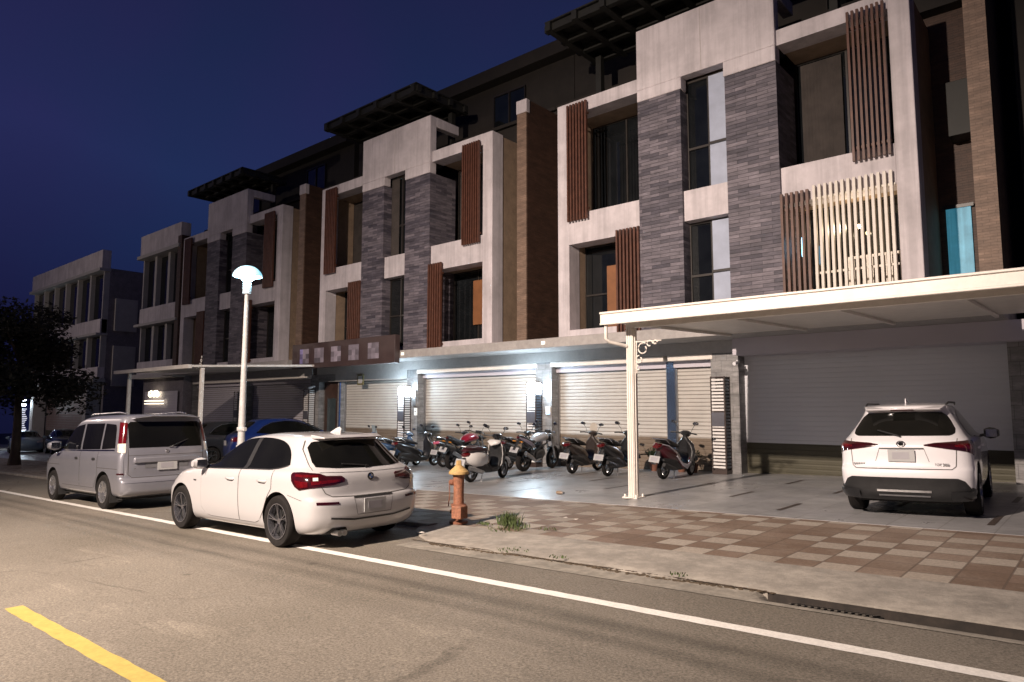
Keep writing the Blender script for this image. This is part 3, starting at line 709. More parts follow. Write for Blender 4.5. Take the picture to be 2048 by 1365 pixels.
for xx, lb in ((-12.85, 'small square lamp on the ledge between the two nearest houses'), (-19.3, 'small square lamp on the ledge at the right end of the signboard')):
    fitting('ledge_lamp', lb, 'lamp', xx, 16.33, 1.98, lambda m: m.box(-.06,.06,-.02,.02,-.05,.05), pm('ledge lamp glow', (1, .95, .85), .4, emis=(1., .93, .8), es=.8, var=.02), 'ledge lamps')
fitting('wall_sign', 'small square plaque hanging on the wall below the dark signboard', 'plaque', -23.4, 17.6, 1.2, lambda m: m.box(-.2,.2,-.03,.02,-.22,.22).box(-.13,.13,-.036,-.03,-.15,.15,1), [pm('plaque frame', (.12, .10, .04), .5), M_plate])
# dark signboard with five blurred pale characters
sg = empty('signboard', (-22.8, 16.15, 1.65), 'long dark brown signboard with blurred pale lettering on the podium ledge', 'signboard')
MB().box(-26.15, -19.45, 16.1, 16.33, 1.66, 2.68).build('board', pm('signboard brown', (.06, .038, .036), .5, var=.12), sg, True, bevel=.01)
k = 0
for i, xx in enumerate((-25.55, -24.5, -23.35, -22.2, -21.0)):      # lettering is illegible in the picture: five pale patches of characters
    q = MB(); ms = []
    for c_ in range(3):
        for r_i in range(3):
            v = random.uniform(.10, .34); k += 1
            ms.append(pm('pale sign patch %d' % k, (v, v * .88, v * (1.75 if i == 0 and c_ == 0 else 1.05)), .6, var=.2, scale=5))
            q.box(xx + c_ * .215, xx + c_ * .215 + .214, 16.085, 16.097, 1.86 + r_i * .2, 2.058 + r_i * .2, len(ms) - 1)
    q.build('lettering', ms, sg, True, smooth=False)

# ------------------------------------------------------------------ carport canopies
def scroll(mb, o, s=1.):
    """iron scroll bracket in the x-z plane"""
    for (cx, cz, r, a0, a1) in ((.16, -.16, .12, 60, 400), (.30, -.07, .07, 0, 300), (.08, -.36, .08, 90, 420), (.05, -.52, .05, 80, 380), (.42, -.05, .045, 0, 330)):
        pts = []
        for i in range(15):
            a = radians(a0 + (a1 - a0) * i / 14); rr = r * (1 - .45 * i / 14); pts.append((o[0] + s*(cx + rr*cos(a)), o[1], o[2] + s*(cz + rr*sin(a))))
        mb.tube(pts, .013, 6)
    mb.tube([(o[0], o[1], o[2] - .02), (o[0] + s*.55, o[1], o[2] - .02)], .012, 6); mb.tube([(o[0] + s*.02, o[1], o[2]), (o[0] + s*.02, o[1], o[2] - .62)], .012, 6)
def post(mb, x, y, z0, z1, w_=.075):
    mb.box(x - w_, x + w_, y - w_, y + w_, z0, z1)
    for sx in (-1, 0, 1): mb.box(x + sx*.045 - .014, x + sx*.045 + .014, y - w_ - .018, y - w_ - .002, z0, z1)
    mb.box(x + w_ + .002, x + w_ + .02, y - .03, y + .03, z0, z1)
c1 = empty('carport_canopy', (-4, 13, gz(-4)), 'large white carport canopy with gutter and scrolled bracket over the white crossover', 'canopy', 'white carport canopies')
XC0, XC1 = -7.28, 1.2
MB().box(XC0, XC1, 11.0, 11.16, 1.60, 1.80).box(XC0, XC1, 10.97, 11.18, 1.79, 1.83).box(XC0, XC1, 10.98, 10.999, 1.585, 1.625).build('gutter', M_cwhite, c1, True, bevel=.01)
MB().box(XC0 + .25, XC1, 11.50, 11.60, 1.55, 1.67).build('front_beam', M_cwhite, c1, True, bevel=.008)
q = MB(); q.hexa([(XC0+.02, 11.165, 1.66), (XC1, 11.165, 1.66), (XC1, 16.34, 1.84), (XC0+.02, 16.34, 1.84), (XC0+.02, 11.165, 1.72), (XC1, 11.165, 1.72), (XC1, 16.34, 1.90), (XC0+.02, 16.34, 1.90)])
q.build('roof_sheet', M_cwhite, c1, True, smooth=False)
q = MB()
for x in (-7.0, -5.2, -3.4, -1.6, .2):
    q.hexa([(x-.03, 11.63, 1.62), (x+.03, 11.63, 1.62), (x+.03, 16.33, 1.78), (x-.03, 16.33, 1.78), (x-.03, 11.63, 1.67), (x+.03, 11.63, 1.67), (x+.03, 16.33, 1.835), (x-.03, 16.33, 1.835)])
q.build('rafters', M_cwhite, c1, True, smooth=False)
for x in (-6.93, -.25):
    q = MB(); post(q, x, 11.55, gz(x), 1.55); q.build('post', M_cwhite, c1, True, bevel=.004)
    q = MB(); q.box(x - .16, x + .16, 11.39, 11.71, gz(x, FZ), gz(x, FZ) + .02)
    for dx in (-.12, .12):
        for dy in (-.12, .12): q.lathe([(.02, 0), (.02, .04), (.012, .05)], (x + dx, 11.55 + dy, gz(x, FZ) + .02), n=8)
    q.build('base_plate', M_cwhite, c1, True)
q = MB(); scroll(q, (-6.84, 11.55, 1.30)); q.build('scroll_bracket', M_cwhite, c1, True)
q = MB(); q.tube([(-7.2, 11.08, 1.60), (-7.2, 11.08, 1.33), (-7.17, 11.14, 1.27), (-7.03, 11.38, 1.22), (-6.98, 11.46, 1.2)], .035, 10); q.build('downpipe', M_cwhite, c1, True)
c2 = empty('carport_canopy', (-28, 13, gz(-28)), 'smaller white canopy with a slim post over the dark parked cars, at left', 'canopy', 'white carport canopies')
MB().box(-31.3, -24.5, 11.0, 11.14, 1.42, 1.56).build('gutter', M_cwhite, c2, True, bevel=.01)
q = MB(); q.hexa([(-31.3, 11.145, 1.47), (-24.5, 11.145, 1.47), (-24.5, 16.3, 1.72), (-31.3, 16.3, 1.72), (-31.3, 11.145, 1.54), (-24.5, 11.145, 1.54), (-24.5, 16.3, 1.80), (-31.3, 16.3, 1.80)])
q.build('roof_sheet', M_cwhite, c2, True, smooth=False)
for x in (-24.6, -31.1):
    q = MB(); q.box(x - .06, x + .06, 11.5, 11.62, gz(x), 1.46); q.build('post', M_cwhite, c2, True, bevel=.004)
q = MB(); scroll(q, (-24.66, 11.56, 1.44), -.8); q.build('scroll_bracket', M_cwhite, c2, True)

# ------------------------------------------------------------------ street lamp
LX, LY = -14.72, 7.86
sl = empty('street_lamp', (LX, LY, gz(LX, .05)), 'white street lamp pole with a glowing mushroom head, behind the silver van and hatchback', 'street lamp')
M_pole = pm('lamp pole paint', (.52, .51, .50), .5, var=.1, dirt=.15)
z0 = gz(LX, .05)
MB().lathe([(.16, 0), (.16, .03), (.10, .05), (.085, .3), (.078, 1.2), (.062, 2.6), (.05, 4.0), (.045, 4.42)], (LX, LY, z0), n=20).build('pole', M_pole, sl, True)
q = MB()
for z in (.95, 1.35): q.lathe([(.098, z), (.104, z+.01), (.104, z+.07), (.098, z+.08)], (LX, LY, z0), n=20); q.box(LX+.09, LX+.16, LY-.03, LY+.03, z0+z, z0+z+.07); q.box(LX-.16, LX-.09, LY-.03, LY+.03, z0+z, z0+z+.07)
q.build('clamp', M_pole, sl, True)
zt = z0 + 4.42
MB().lathe([(.05, 0), (.095, .01), (.095, .26), (.07, .3)], (LX, LY, zt), n=20).build('collar', pm('collar paint', (.55, .62, .66), .4), sl, True)
M_lampg = pm('lamp globe glow', (.9, .95, 1.), .4, emis=(.62, .88, 1.), es=70., var=.02)
MB().lathe([(.08, .30), (.13, .34), (.17, .42), (.155, .475), (.1, .50)], (LX, LY, zt), n=24).build('globe', M_lampg, sl, True)
M_lampd = pm('lamp dome frost', (.6, .75, .8), .4, emis=(.22, .66, .85), es=1.05, var=.15)
MB().lathe([(.315, .405), (.325, .42), (.315, .455), (.285, .515), (.23, .575), (.16, .625), (.08, .65), (.02, .655)], (LX, LY, zt), n=32, cap=False).lathe([(.30, .43), (.27, .50), (.19, .575), (.06, .62)], (LX, LY, zt), n=32, cap=False).build('dome', M_lampd, sl, True)
lamp('street_lamp_light', 'POINT', (LX, LY, zt + .36), 130, (.55, .84, 1.), shadow_soft_size=.18)

# ------------------------------------------------------------------ hydrant
HX, HY = -7.32, 7.30
hz = gz(HX, .05)
h = empty('fire_hydrant', (HX, HY, hz), 'orange fire hydrant with a yellow cap at the kerb corner', 'fire hydrant')
M_or = pm('hydrant orange', (.30, .125, .07), .6, var=.22, scale=7, dirt=.4, bump=.2)
M_ye = pm('hydrant yellow', (.46, .30, .12), .6, var=.12, scale=8, dirt=.25)
M_rust = pm('hydrant rust', (.17, .065, .035), .75, var=.4, scale=18, bump=.5)
MB().lathe([(.10, .20), (.10, .22), (.078, .24), (.075, .42), (.078, .58), (.085, .66), (.088, .70), (.09, .705)], (HX, HY, hz), n=24).build('barrel', M_or, h, True)
MB().lathe([(.135, .0), (.135, .035), (.06, .05), (.055, .12), (.11, .135), (.125, .15), (.125, .19), (.11, .2)], (HX, HY, hz), n=24).lathe([(.11, .232), (.115, .24), (.115, .27), (.105, .28)], (HX, HY, hz), n=24).build('flange', M_rust, h, True)
MB().lathe([(.10, .70), (.145, .705), (.15, .72), (.145, .745), (.115, .77), (.07, .81), (.05, .83)], (HX, HY, hz), n=24).lathe([(.045, .83), (.04, .90), (.02, .905)], (HX, HY, hz), n=5).build('cap', M_ye, h, True)
MB().hexa([(HX+.05, HY-.20, hz+.09), (HX+.20, HY-.16, hz+.09), (HX+.19, HY+.0, hz+.09), (HX+.03, HY-.02, hz+.09), (HX+.05, HY-.20, hz+.27), (HX+.20, HY-.16, hz+.27), (HX+.19, HY+.0, hz+.27), (HX+.03, HY-.02, hz+.27)]).build('nozzle_box', M_or, h, True, bevel=.012)
MB().lathe([(.045, 0), (.045, .07), (.03, .08)], (HX-.14, HY-.02, hz+.58), axis='x', n=14).build('side_cap', M_rust, h, True)
q = MB(); pts = [(HX-.15, HY-.05, hz+.6), (HX-.12, HY-.07, hz+.5), (HX-.105, HY-.08, hz+.4), (HX-.115, HY-.09, hz+.3), (HX-.12, HY-.09, hz+.24)]; q.tube(pts, .008, 6); q.build('chain', M_rust, h, True)

# ------------------------------------------------------------------ weeds and litter
mb = MB()
for (cx, cy, R, n, H) in ((-6.62, 7.62, .17, 200, .20), (-6.35, 7.45, .2, 90, .09), (-6.9, 7.4, .12, 50, .06), (-5.9, 7.55, .15, 24, .04), (-6.3, 7.2, .25, 60, .05), (-4.6, 6.12, .12, 30, .035), (-3.2, 6.1, .1, 26, .03), (-5.3, 6.14, .2, 40, .03)):
    for i in range(n):
        a, r = random.uniform(0, 2*pi), R * random.random()**.7; x, y = cx + r*cos(a)*1.2, cy + r*sin(a)*.8; z = gz(x, .05)
        hh = H * random.uniform(.35, 1.); lx, ly = random.gauss(0, .35)*hh, random.gauss(0, .35)*hh; w_ = .006; b_ = random.uniform(0, pi); ux, uy = cos(b_)*w_, sin(b_)*w_
        mb.add([(x-ux, y-uy, z), (x+ux, y+uy, z), (x+lx*.4+ux, y+ly*.4+uy, z+hh*.6), (x+lx*.4-ux, y+ly*.4-uy, z+hh*.6), (x+lx, y+ly, z+hh)], [(0,1,2,3), (3,2,4)])
tag(mb.build('weeds', pm('weed green', (.055, .080, .022), .7, var=.5, scale=18), smooth=False), 'tuft of weeds growing between the pavement tiles', 'weeds', kind='stuff')
mb = MB(); mb.loft([(0,0,0,.032,.032),(.10,.0,0,.034,.034),(.13,0,0,.018,.018),(.15,0,0,.013,.013)], n=10); mb.lathe([(.016, .15), (.016, .18)], axis='x', n=8, mi=1)
o = mb.build('bottle', [pm('dirty bottle', (.22, .16, .11), .3, var=.4), M_black]); o.location = (-8.55, 11.3, gz(-8.55, FZ+.035)); tag(o, 'small discarded bottle lying on the granite edge', 'bottle')
for i, (x, y) in enumerate(((-6.3, 8.55), (-6.1, 8.5), (-5.85, 8.62), (-7.05, 6.35))):
    mb = MB(); mb.add([(random.uniform(-.05,.05), random.uniform(-.03,.03), random.uniform(0,.015)) for _ in range(6)], [(0,1,2),(2,1,3),(3,4,5),(0,4,5)])
    o = mb.build('paper_scrap', M_cwhite, smooth=False); o.location = (x, y, gz(x, .058)); tag(o, ['leftmost crumpled paper scrap on the tiles behind the weeds', 'middle crumpled paper scrap on the tiles behind the weeds', 'rightmost crumpled paper scrap on the tiles behind the weeds', 'white twig like scrap lying at the kerb foot by the hydrant'][i], 'litter', 'litter on the pavement')
# ------------------------------------------------------------------ potted plants by the carport pillar
def potted(x, y, hgt, label, col):
    z = gz(x, FZ); p = empty('potted_plant', (x, y, z), label, 'potted plant', 'potted plants by the shutter')
    MB().lathe([(.09, 0), (.13, .22), (.14, .24), (.12, .24)], (x, y, z), n=14).build('pot', pm('terracotta pot', (.16, .07, .045), .8), p, True)
    mb = MB()
    for i in range(230):
        a, b = random.uniform(0, 2*pi), random.uniform(-.4, 1.4); r = .24 * random.random()**.5
        c = Vector((x + r*cos(a)*cos(b), y + r*sin(a)*cos(b), z + .42 + (hgt - .55) * .5 * (1 + sin(b)) * random.random()))
        u = Vector((random.gauss(0,1), random.gauss(0,1), random.gauss(0,.6))).normalized() * .05; v = u.cross(Vector((random.random(), random.random(), 1))).normalized() * .02
        mb.add([c - u, c + v, c + u, c - v], [(0,1,2,3)])
    for i in range(6): mb.tube([(x, y, z + .2), (x + random.gauss(0,.1), y + random.gauss(0,.1), z + hgt * .7)], .008, 5)
    mb.build('foliage', pm('plant ' + col[0], col[1], .6, var=.5, scale=14), p, True, smooth=False)
potted(-8.62, 17.45, .75, 'dark potted shrub against the slatted pillar foot', ('a', (.05, .05, .03)))
potted(-9.05, 17.6, .85, 'reddish potted shrub between the red scooter and the pillar', ('b', (.075, .035, .032)))
potted(-9.9, 17.6, .80, 'leafy potted shrub behind the red scooter, below the steel post', ('c', (.03, .05, .025)))

# ------------------------------------------------------------------ tree at the far left
def tree(x, y, h, R, label, zoff=0):
    z = gz(x, .03); t = empty('tree', (x, y, z), label, 'tree')
    tr = MB(); tr.loft([(x, y, z, .26, .26), (x+.05, y, z+.5, .19, .19), (x+.1, y, z+1.6, .16, .16), (x-.05, y, z+3., .13, .13), (x-.2, y, z+5., .08, .08)], n=12)
    for i in range(8):
        a = i * 2.4; zz = z + 2.4 + i * .35; tr.tube([(x, y, zz), (x+1.1*cos(a), y+1.1*sin(a), zz+.9), (x+1.9*cos(a), y+1.9*sin(a), zz+1.5)], [.07, .045, .02], 7)
    tr.build('trunk', pm('dark bark', (.06, .04, .028), .9, var=.3, bump=.6), t, True)
    cr = MB(); cl = []
    for i in range(74):
        a, e = random.uniform(0, 2*pi), random.uniform(-.9, 1.3); r = R * random.uniform(.35, 1.)
        cl.append((x + r*cos(a)*cos(e), y + r*sin(a)*cos(e)*.9, z + h*.60 + r*sin(e)*h/R*.40, random.uniform(.5, .95)))
    for (cx, cy, cz, cr_) in cl:
        for k in range(210):
            d = Vector((random.gauss(0,1), random.gauss(0,1), random.gauss(0,1))).normalized() * cr_ * random.random()**.4
            c = Vector((cx, cy, cz)) + d; s_ = random.uniform(.07, .14)
            u = Vector((random.gauss(0,1), random.gauss(0,1), random.gauss(0,.5))).normalized() * s_; v = u.cross(Vector((random.random(), random.random(), .6))).normalized() * s_ * .5
            cr.add([c - u, c + v, c + u, c - v], [(0,1,2,3)])
    cr.build('crown', pm('dark foliage', (.022, .019, .012), .9, var=.5, scale=1.5), t, True, smooth=False)
tree(-35.3, 8.75, 6.9, 3.1, 'dark leafy street tree standing on the pavement at the left edge')
# ------------------------------------------------------------------ vehicles: body surfaces
def catrow(rows, sub):
    out = []; n = len(rows)
    for i in range(n - 1):
        p0, p1, p2, p3 = rows[max(i-1, 0)], rows[i], rows[i+1], rows[min(i+2, n-1)]
        for k in range(sub):
            t = k / sub; r = []
            for a, b, c, d in zip(p0, p1, p2, p3):
                m1 = (c - a) / 2; m2 = (d - b) / 2; dl = c - b
                if m1 * dl < 0 or dl == 0: m1 = 0
                if m2 * dl < 0 or dl == 0: m2 = 0
                if dl: m1 = math.copysign(min(abs(m1), abs(dl)*2), dl) if m1 else 0; m2 = math.copysign(min(abs(m2), abs(dl)*2), dl) if m2 else 0
                r.append((2*t**3-3*t*t+1)*b + (t**3-2*t*t+t)*m1 + (-2*t**3+3*t*t)*c + (t**3-t*t)*m2)
            out.append(r)
    out.append(list(rows[-1])); return out
def car_body(rows, sub=4, nq=16, ns=44):
    """rows: z, xr, xf, halfwidth, lcr, lcf, nr, nf  (plan outline at each height)"""
    rings = []; halves = []
    for z, xr, xf, w_, lr, lf, nr, nf in catrow(rows, sub):
        tot = xf - xr
        if lr + lf > tot * .96: k = tot * .96 / (lr + lf); lr *= k; lf *= k
        half = []
        for i in range(nq + 1):
            t = (pi/2) * i / nq; half.append((xr + lr * (1 - cos(t)**(2/nr)) if i < nq else xr + lr, w_ * (sin(t)**(2/nr) if i else 0)))
        x0, x1 = xr + lr, xf - lf
        for i in range(1, ns):
            t = i / ns; half.append((x0 + (x1-x0)*t, w_))
        for i in range(nq, -1, -1):
            t = (pi/2) * i / nq; half.append((xf - lf * (1 - cos(t)**(2/nf)) if i < nq else xf - lf, w_ * (sin(t)**(2/nf) if i else 0)))
        mid = (xr + xf) / 2; hl = max(.1, (xf - xr) / 2)
        half = [(x, y * (1 - .018 * ((x - mid) / hl)**2), z) for x, y in half]
        ring = half + [(x, -y, z) for x, y, z in half[-2:0:-1]]
        rings.append(ring); halves.append((z, half))
    mb = MB(); mb.halves = halves; mb.nq = nq; n = len(rings[0]); vs = [p for r in rings for p in r]; fs = []
    for i in range(len(rings)-1):
        for j in range(n):
            k = (j+1) % n; fs.append((i*n+j, i*n+k, (i+1)*n+k, (i+1)*n+j))
    fs.append(tuple(range(n))[::-1]); fs.append(tuple((len(rings)-1)*n+j for j in range(n)))
    mb.add(vs, fs); return mb
def crv(pts, x):
    """smooth curve z(x) through control points"""
    if x <= pts[0][0]: return pts[0][1]
    for i in range(len(pts)-1):
        if x <= pts[i+1][0]:
            p0, p1, p2, p3 = pts[max(0,i-1)], pts[i], pts[i+1], pts[min(len(pts)-1, i+2)]
            h = p2[0]-p1[0]; t = (x-p1[0])/h
            m1 = (p2[1]-p0[1])/(p2[0]-p0[0])*h if p2[0] != p0[0] else 0; m2 = (p3[1]-p1[1])/(p3[0]-p1[0])*h if p3[0] != p1[0] else 0
            return (2*t**3-3*t*t+1)*p1[1]+(t**3-2*t*t+t)*m1+(-2*t**3+3*t*t)*p2[1]+(t**3-t*t)*m2
    return pts[-1][1]
def lin(pts, x):
    if x <= pts[0][0]: return pts[0][1]
    for a, b in zip(pts, pts[1:]):
        if x <= b[0]: return a[1] + (b[1]-a[1]) * (x-a[0]) / (b[0]-a[0])
    return pts[-1][1]
class Shell:
    def __init__(s, mb): s.hv = mb.halves; s.nq = mb.nq; s.b = BVHTree.FromPolygons([Vector(v) for v in mb.v], mb.f)
    def hit(s, side, a, z, off, last=None):
        o, d = {'L': ((a, 4, z), (0,-1,0)), 'R': ((a, -4, z), (0,1,0)), 'B': ((-4, a, z), (1,0,0)), 'F': ((9, a, z), (-1,0,0)), 'T': ((a, z, 4), (0,0,-1))}[side]
        p, n, i, dist = s.b.ray_cast(Vector(o), Vector(d))
        if p is None: return None
        if n.dot(Vector(d)) > 0: n = -n
        return p + n * off
    def patch(s, mb, side, a0, a1, bot, top, off=.004, nu=24, nv=10, mi=0, f=crv):
        if f is crv and (len(bot) < 3 and len(top) < 3): f = lin
        g = []
        for i in range(nu + 1):
            a = a0 + (a1 - a0) * i / nu; zb, zt = f(bot, a), f(top, a); row = []
            for j in range(nv + 1):
                zz = zb + (zt - zb) * j / nv; p = s.hit(side, a, zz, off); k = 0; aa = a
                while p is None and k < 60:
                    aa = aa * .985 if side in 'BF' else aa + (.012 if a < 2 else -.012); p = s.hit(side, aa, zz, off); k += 1
                row.append(p)
            if any(p is None for p in row): continue
            g.append(row)
        if len(g) < 2: return mb
        vs = [p for r in g for p in r]; m = nv + 1
        fs = [(i*m+j, (i+1)*m+j, (i+1)*m+j+1, i*m+j+1) for i in range(len(g)-1) for j in range(nv)]
        return mb.add(vs, fs, mi)
    def corner(s, z, d, sgn, off):
        """point on the body at height z, arc distance d from the middle of the rear corner (+ = forward along the side)"""
        H = s.hv; i = 0
        while i < len(H) - 2 and H[i+1][0] < z: i += 1
        (z0, a), (z1, b) = H[i], H[i+1]; t = max(0, min(1, (z - z0) / max(1e-6, z1 - z0)))
        P = [(p[0]+(q[0]-p[0])*t, p[1]+(q[1]-p[1])*t) for p, q in zip(a, b)]
        k = max(range(s.nq), key=lambda j: P[j][1] * .7 - P[j][0] * .7); st = 1 if d > 0 else -1; rem = abs(d)
        while 0 < k + st < len(P) - 1:
            L = hypot(P[k+st][0]-P[k][0], P[k+st][1]-P[k][1])
            if L >= rem: break
            rem -= L; k += st
        kk = max(0, min(len(P)-1, k + st)); L = hypot(P[kk][0]-P[k][0], P[kk][1]-P[k][1]) or 1
        x = P[k][0] + (P[kk][0]-P[k][0]) * min(1, rem/L); y = P[k][1] + (P[kk][1]-P[k][1]) * min(1, rem/L)
        tx, ty = (P[kk][0]-P[k][0])/L*st, (P[kk][1]-P[k][1])/L*st
        return Vector((x - ty*off, (y + tx*off) * sgn, z))
    def cpatch(s, mb, sgn, d0, d1, bot, top, off=.01, nu=30, nv=8, mi=0):
        g = [[s.corner(lin(bot, d) + (lin(top, d) - lin(bot, d)) * j / nv, d, sgn, off) for j in range(nv+1)] for d in [d0 + (d1-d0)*i/nu for i in range(nu+1)]]
        # close the edges down onto the body so the lens has depth
        g = [[s.corner(r[0].z - .004, d0 + (d1-d0)*i/nu, sgn, 0)] + r + [s.corner(r[-1].z + .004, d0 + (d1-d0)*i/nu, sgn, 0)] for i, r in enumerate(g)]
        m = nv + 3; vs = [p for r in g for p in r]
        return mb.add(vs, [(i*m+j, (i+1)*m+j, (i+1)*m+j+1, i*m+j+1) for i in range(nu) for j in range(m-1)], mi)
    def line(s, mb, side, pts, w_=.007, off=.002, mi=0, closed=False):
        P = []; q = pts + ([pts[0]] if closed else [])
        for (a, b), (c, d) in zip(q, q[1:]):
            n = max(1, int(hypot(c-a, d-b) / .04))
            for i in range(n): P.append((a + (c-a)*i/n, b + (d-b)*i/n))
        P.append(q[-1]); vs = []
        for i, (a, z) in enumerate(P):
            p0, p1 = P[max(0, i-1)], P[min(len(P)-1, i+1)]; dx, dz = p1[0]-p0[0], p1[1]-p0[1]; L = hypot(dx, dz) or 1
            nx_, nz_ = -dz/L*w_/2, dx/L*w_/2
            h1, h2 = s.hit(side, a+nx_, z+nz_, off), s.hit(side, a-nx_, z-nz_, off)
            if h1 is None or h2 is None: continue
            vs += [h1, h2]
        return mb.add(vs, [(2*i, 2*i+2, 2*i+3, 2*i+1) for i in range(len(vs)//2-1)], mi)
def flip(pts): return sorted([(-a, z) for a, z in pts])
def finish_body(mb, name, paint, parent, wheels, R, width, arch_in=.27, flare=None):
    ob = mb.build(name, [paint, M_well, M_black], parent)
    me0 = ob.data
    cut = MB()
    for wx, wz in wheels:
        for sd in (-1, 1):
            y0 = sd * (width - arch_in); y1 = sd * (width + .3); ya, yb = min(y0, y1), max(y0, y1)
            cut.lathe([(R, ya), (R, yb)], (wx, 0, wz), axis='y', n=40)
    cb = cut.build('cutter', M_well, smooth=False)
    md = ob.modifiers.new('b', 'BOOLEAN'); md.operation = 'DIFFERENCE'; md.object = cb; md.solver = 'EXACT'
    bpy.context.view_layer.update()
    dg = bpy.context.evaluated_depsgraph_get(); me = bpy.data.meshes.new_from_object(ob.evaluated_get(dg))
    ob.modifiers.clear(); ob.data = me
    bpy.data.objects.remove(cb)
    me.materials.clear()
    for m in (paint, M_well, M_black): me.materials.append(m)
    for p in me.polygons:
        c = p.center; p.material_index = 0
        for wx, wz in wheels:
            if abs(hypot(c.x - wx, c.z - wz)) < R + .004 and abs(c.y) < width - .004 and (hypot(c.x-wx, c.z-wz) < R - .02 or abs(p.normal.y) < .2 or abs(c.y) < width - arch_in + .01): p.material_index = 1
    me.polygons.foreach_set('use_smooth', [True] * len(me.polygons)); me.set_sharp_from_angle(angle=radians(32)); me.update()
    return ob
def wheel(parent, x, y, z, R, W, rr, spokes, mrim, side, style='double'):
    wv = empty('wheel', (x, y, z)); wv.parent = parent
    s = side
    t = MB(); t.lathe([(rr, -W/2*.9), (R*.93, -W/2), (R*.985, -W/2*.82), (R, -W/2*.5), (R, W/2*.5), (R*.985, W/2*.82), (R*.93, W/2), (rr+.012, W/2*.94), (rr, W/2*.86), (rr*.97, 0), (rr, -W/2*.9)], axis='y', n=40, cap=False)
    for k in range(3): t.lathe([(R+.001, -W*.3+k*W*.25), (R+.001, -W*.3+k*W*.25+.012)], axis='y', n=40, cap=False)
    t.build('tyre', M_tyre, wv)
    r = MB(); yo = s * W/2
    r.lathe([(rr*.99, yo*.86), (rr, yo*.97), (rr*.95, yo*.97), (rr*.92, yo*.72), (rr*.90, yo*.2)], axis='y', n=40, cap=False)
    r.lathe([(.01, yo*.70), (rr*.16, yo*.70), (rr*.18, yo*.5), (rr*.18, yo*.1)], axis='y', n=20)
    r.lathe([(rr*.93, yo*.1), (rr*.4, yo*.08), (.01, yo*.08)], axis='y', n=30, cap=False, mi=1)
    for k in range(spokes):
        a = 2*pi*k/spokes + .25
        for da in ((-.13, .13) if style == 'double' else (0,)):
            ww = .027 if style == 'double' else .30
            pts = []
            for rad, hw in ((rr*.12, ww*.9), (rr*.5, ww*.8), (rr*.95, ww*.62 if style == 'double' else ww*.55)):
                aa = a + da * (rad / rr)**.8; c_, s_ = cos(aa), sin(aa); tx, tz = -s_, c_; h_ = hw * rr
                dep = yo * (.72 if rad < rr*.2 else .84 if rad < rr*.7 else .93)
                pts.append([(rad*c_ + tx*h_, dep, rad*s_ + tz*h_), (rad*c_ - tx*h_, dep, rad*s_ - tz*h_), (rad*c_ - tx*h_, dep - s*.03, rad*s_ - tz*h_), (rad*c_ + tx*h_, dep - s*.03, rad*s_ + tz*h_)])
            r.sections(pts)
    r.build('rim', [mrim, M_well], wv, bevel=0)
    return wv
def plate(parent, x, y, z, w_=.32, h=.16, tilt=0., mat=None, name='number_plate', rear=True):
    q = MB(); q.box(-.006, .006, -w_/2, w_/2, -h/2, h/2); sx = -.0075 if rear else .0075
    q.box(sx-.001, sx+.001, -w_*.30, w_*.34, -h*.28, h*.28, 1)
    o = q.build(name, [mat or M_plate, M_plateb], parent, bevel=.002); o.location = (x, y, z); o.rotation_euler = (0, tilt, 0); return o
def text_mesh(parent, txt, size, loc, mat, rotz=-pi/2, name='badge_lettering'):
    cu = bpy.data.curves.new('t', 'FONT'); cu.body = txt; cu.size = size; cu.extrude = .002; cu.align_x = 'CENTER'; cu.offset = .0012
    to = bpy.data.objects.new('t', cu); COL.objects.link(to); bpy.context.view_layer.update()
    me = bpy.data.meshes.new_from_object(to.evaluated_get(bpy.context.evaluated_depsgraph_get())); bpy.data.objects.remove(to)
    me.transform(Matrix.Rotation(rotz, 4, 'Z') @ Matrix.Rotation(pi/2, 4, 'X'))
    me.materials.clear(); me.materials.append(mat); o = bpy.data.objects.new(name, me); COL.objects.link(o); o.parent = parent; o.location = loc; return o
def mirror(parent, x, y, z, paint, s, size=1.):
    m = MB(); k = size
    m.loft([(x+.02, y, z, .02*k, .02*k), (x, y + s*.06*k, z+.01, .028*k, .022*k)], up=(0,0,1), n=8, mi=1)
    secs = [(x-.01, y + s*(.05+.2*t)*k, z+.035*k, (.05+.045*sin(pi*min(1, t*1.0+.1)))*k*.8, (.035+.05*sin(pi*(t*.8+.15)))*k, 2.6) for t in (0, .15, .4, .7, .9, 1.)]
    m.loft(secs, n=16)
    o = m.build('door_mirror', [paint, M_black], parent)
    MB().box(x-.095*k, x-.086*k, y+s*.08*k if s > 0 else y-.22*k, y+.22*k if s > 0 else y+s*.08*k, z-.02*k, z+.09*k).build('mirror_glass', M_chrome, o, smooth=False)
    return o
def paint(name, col, rough=.28, metal=0.): return pm(name, col, rough, metal, var=.03, scale=.8, coat=1.)

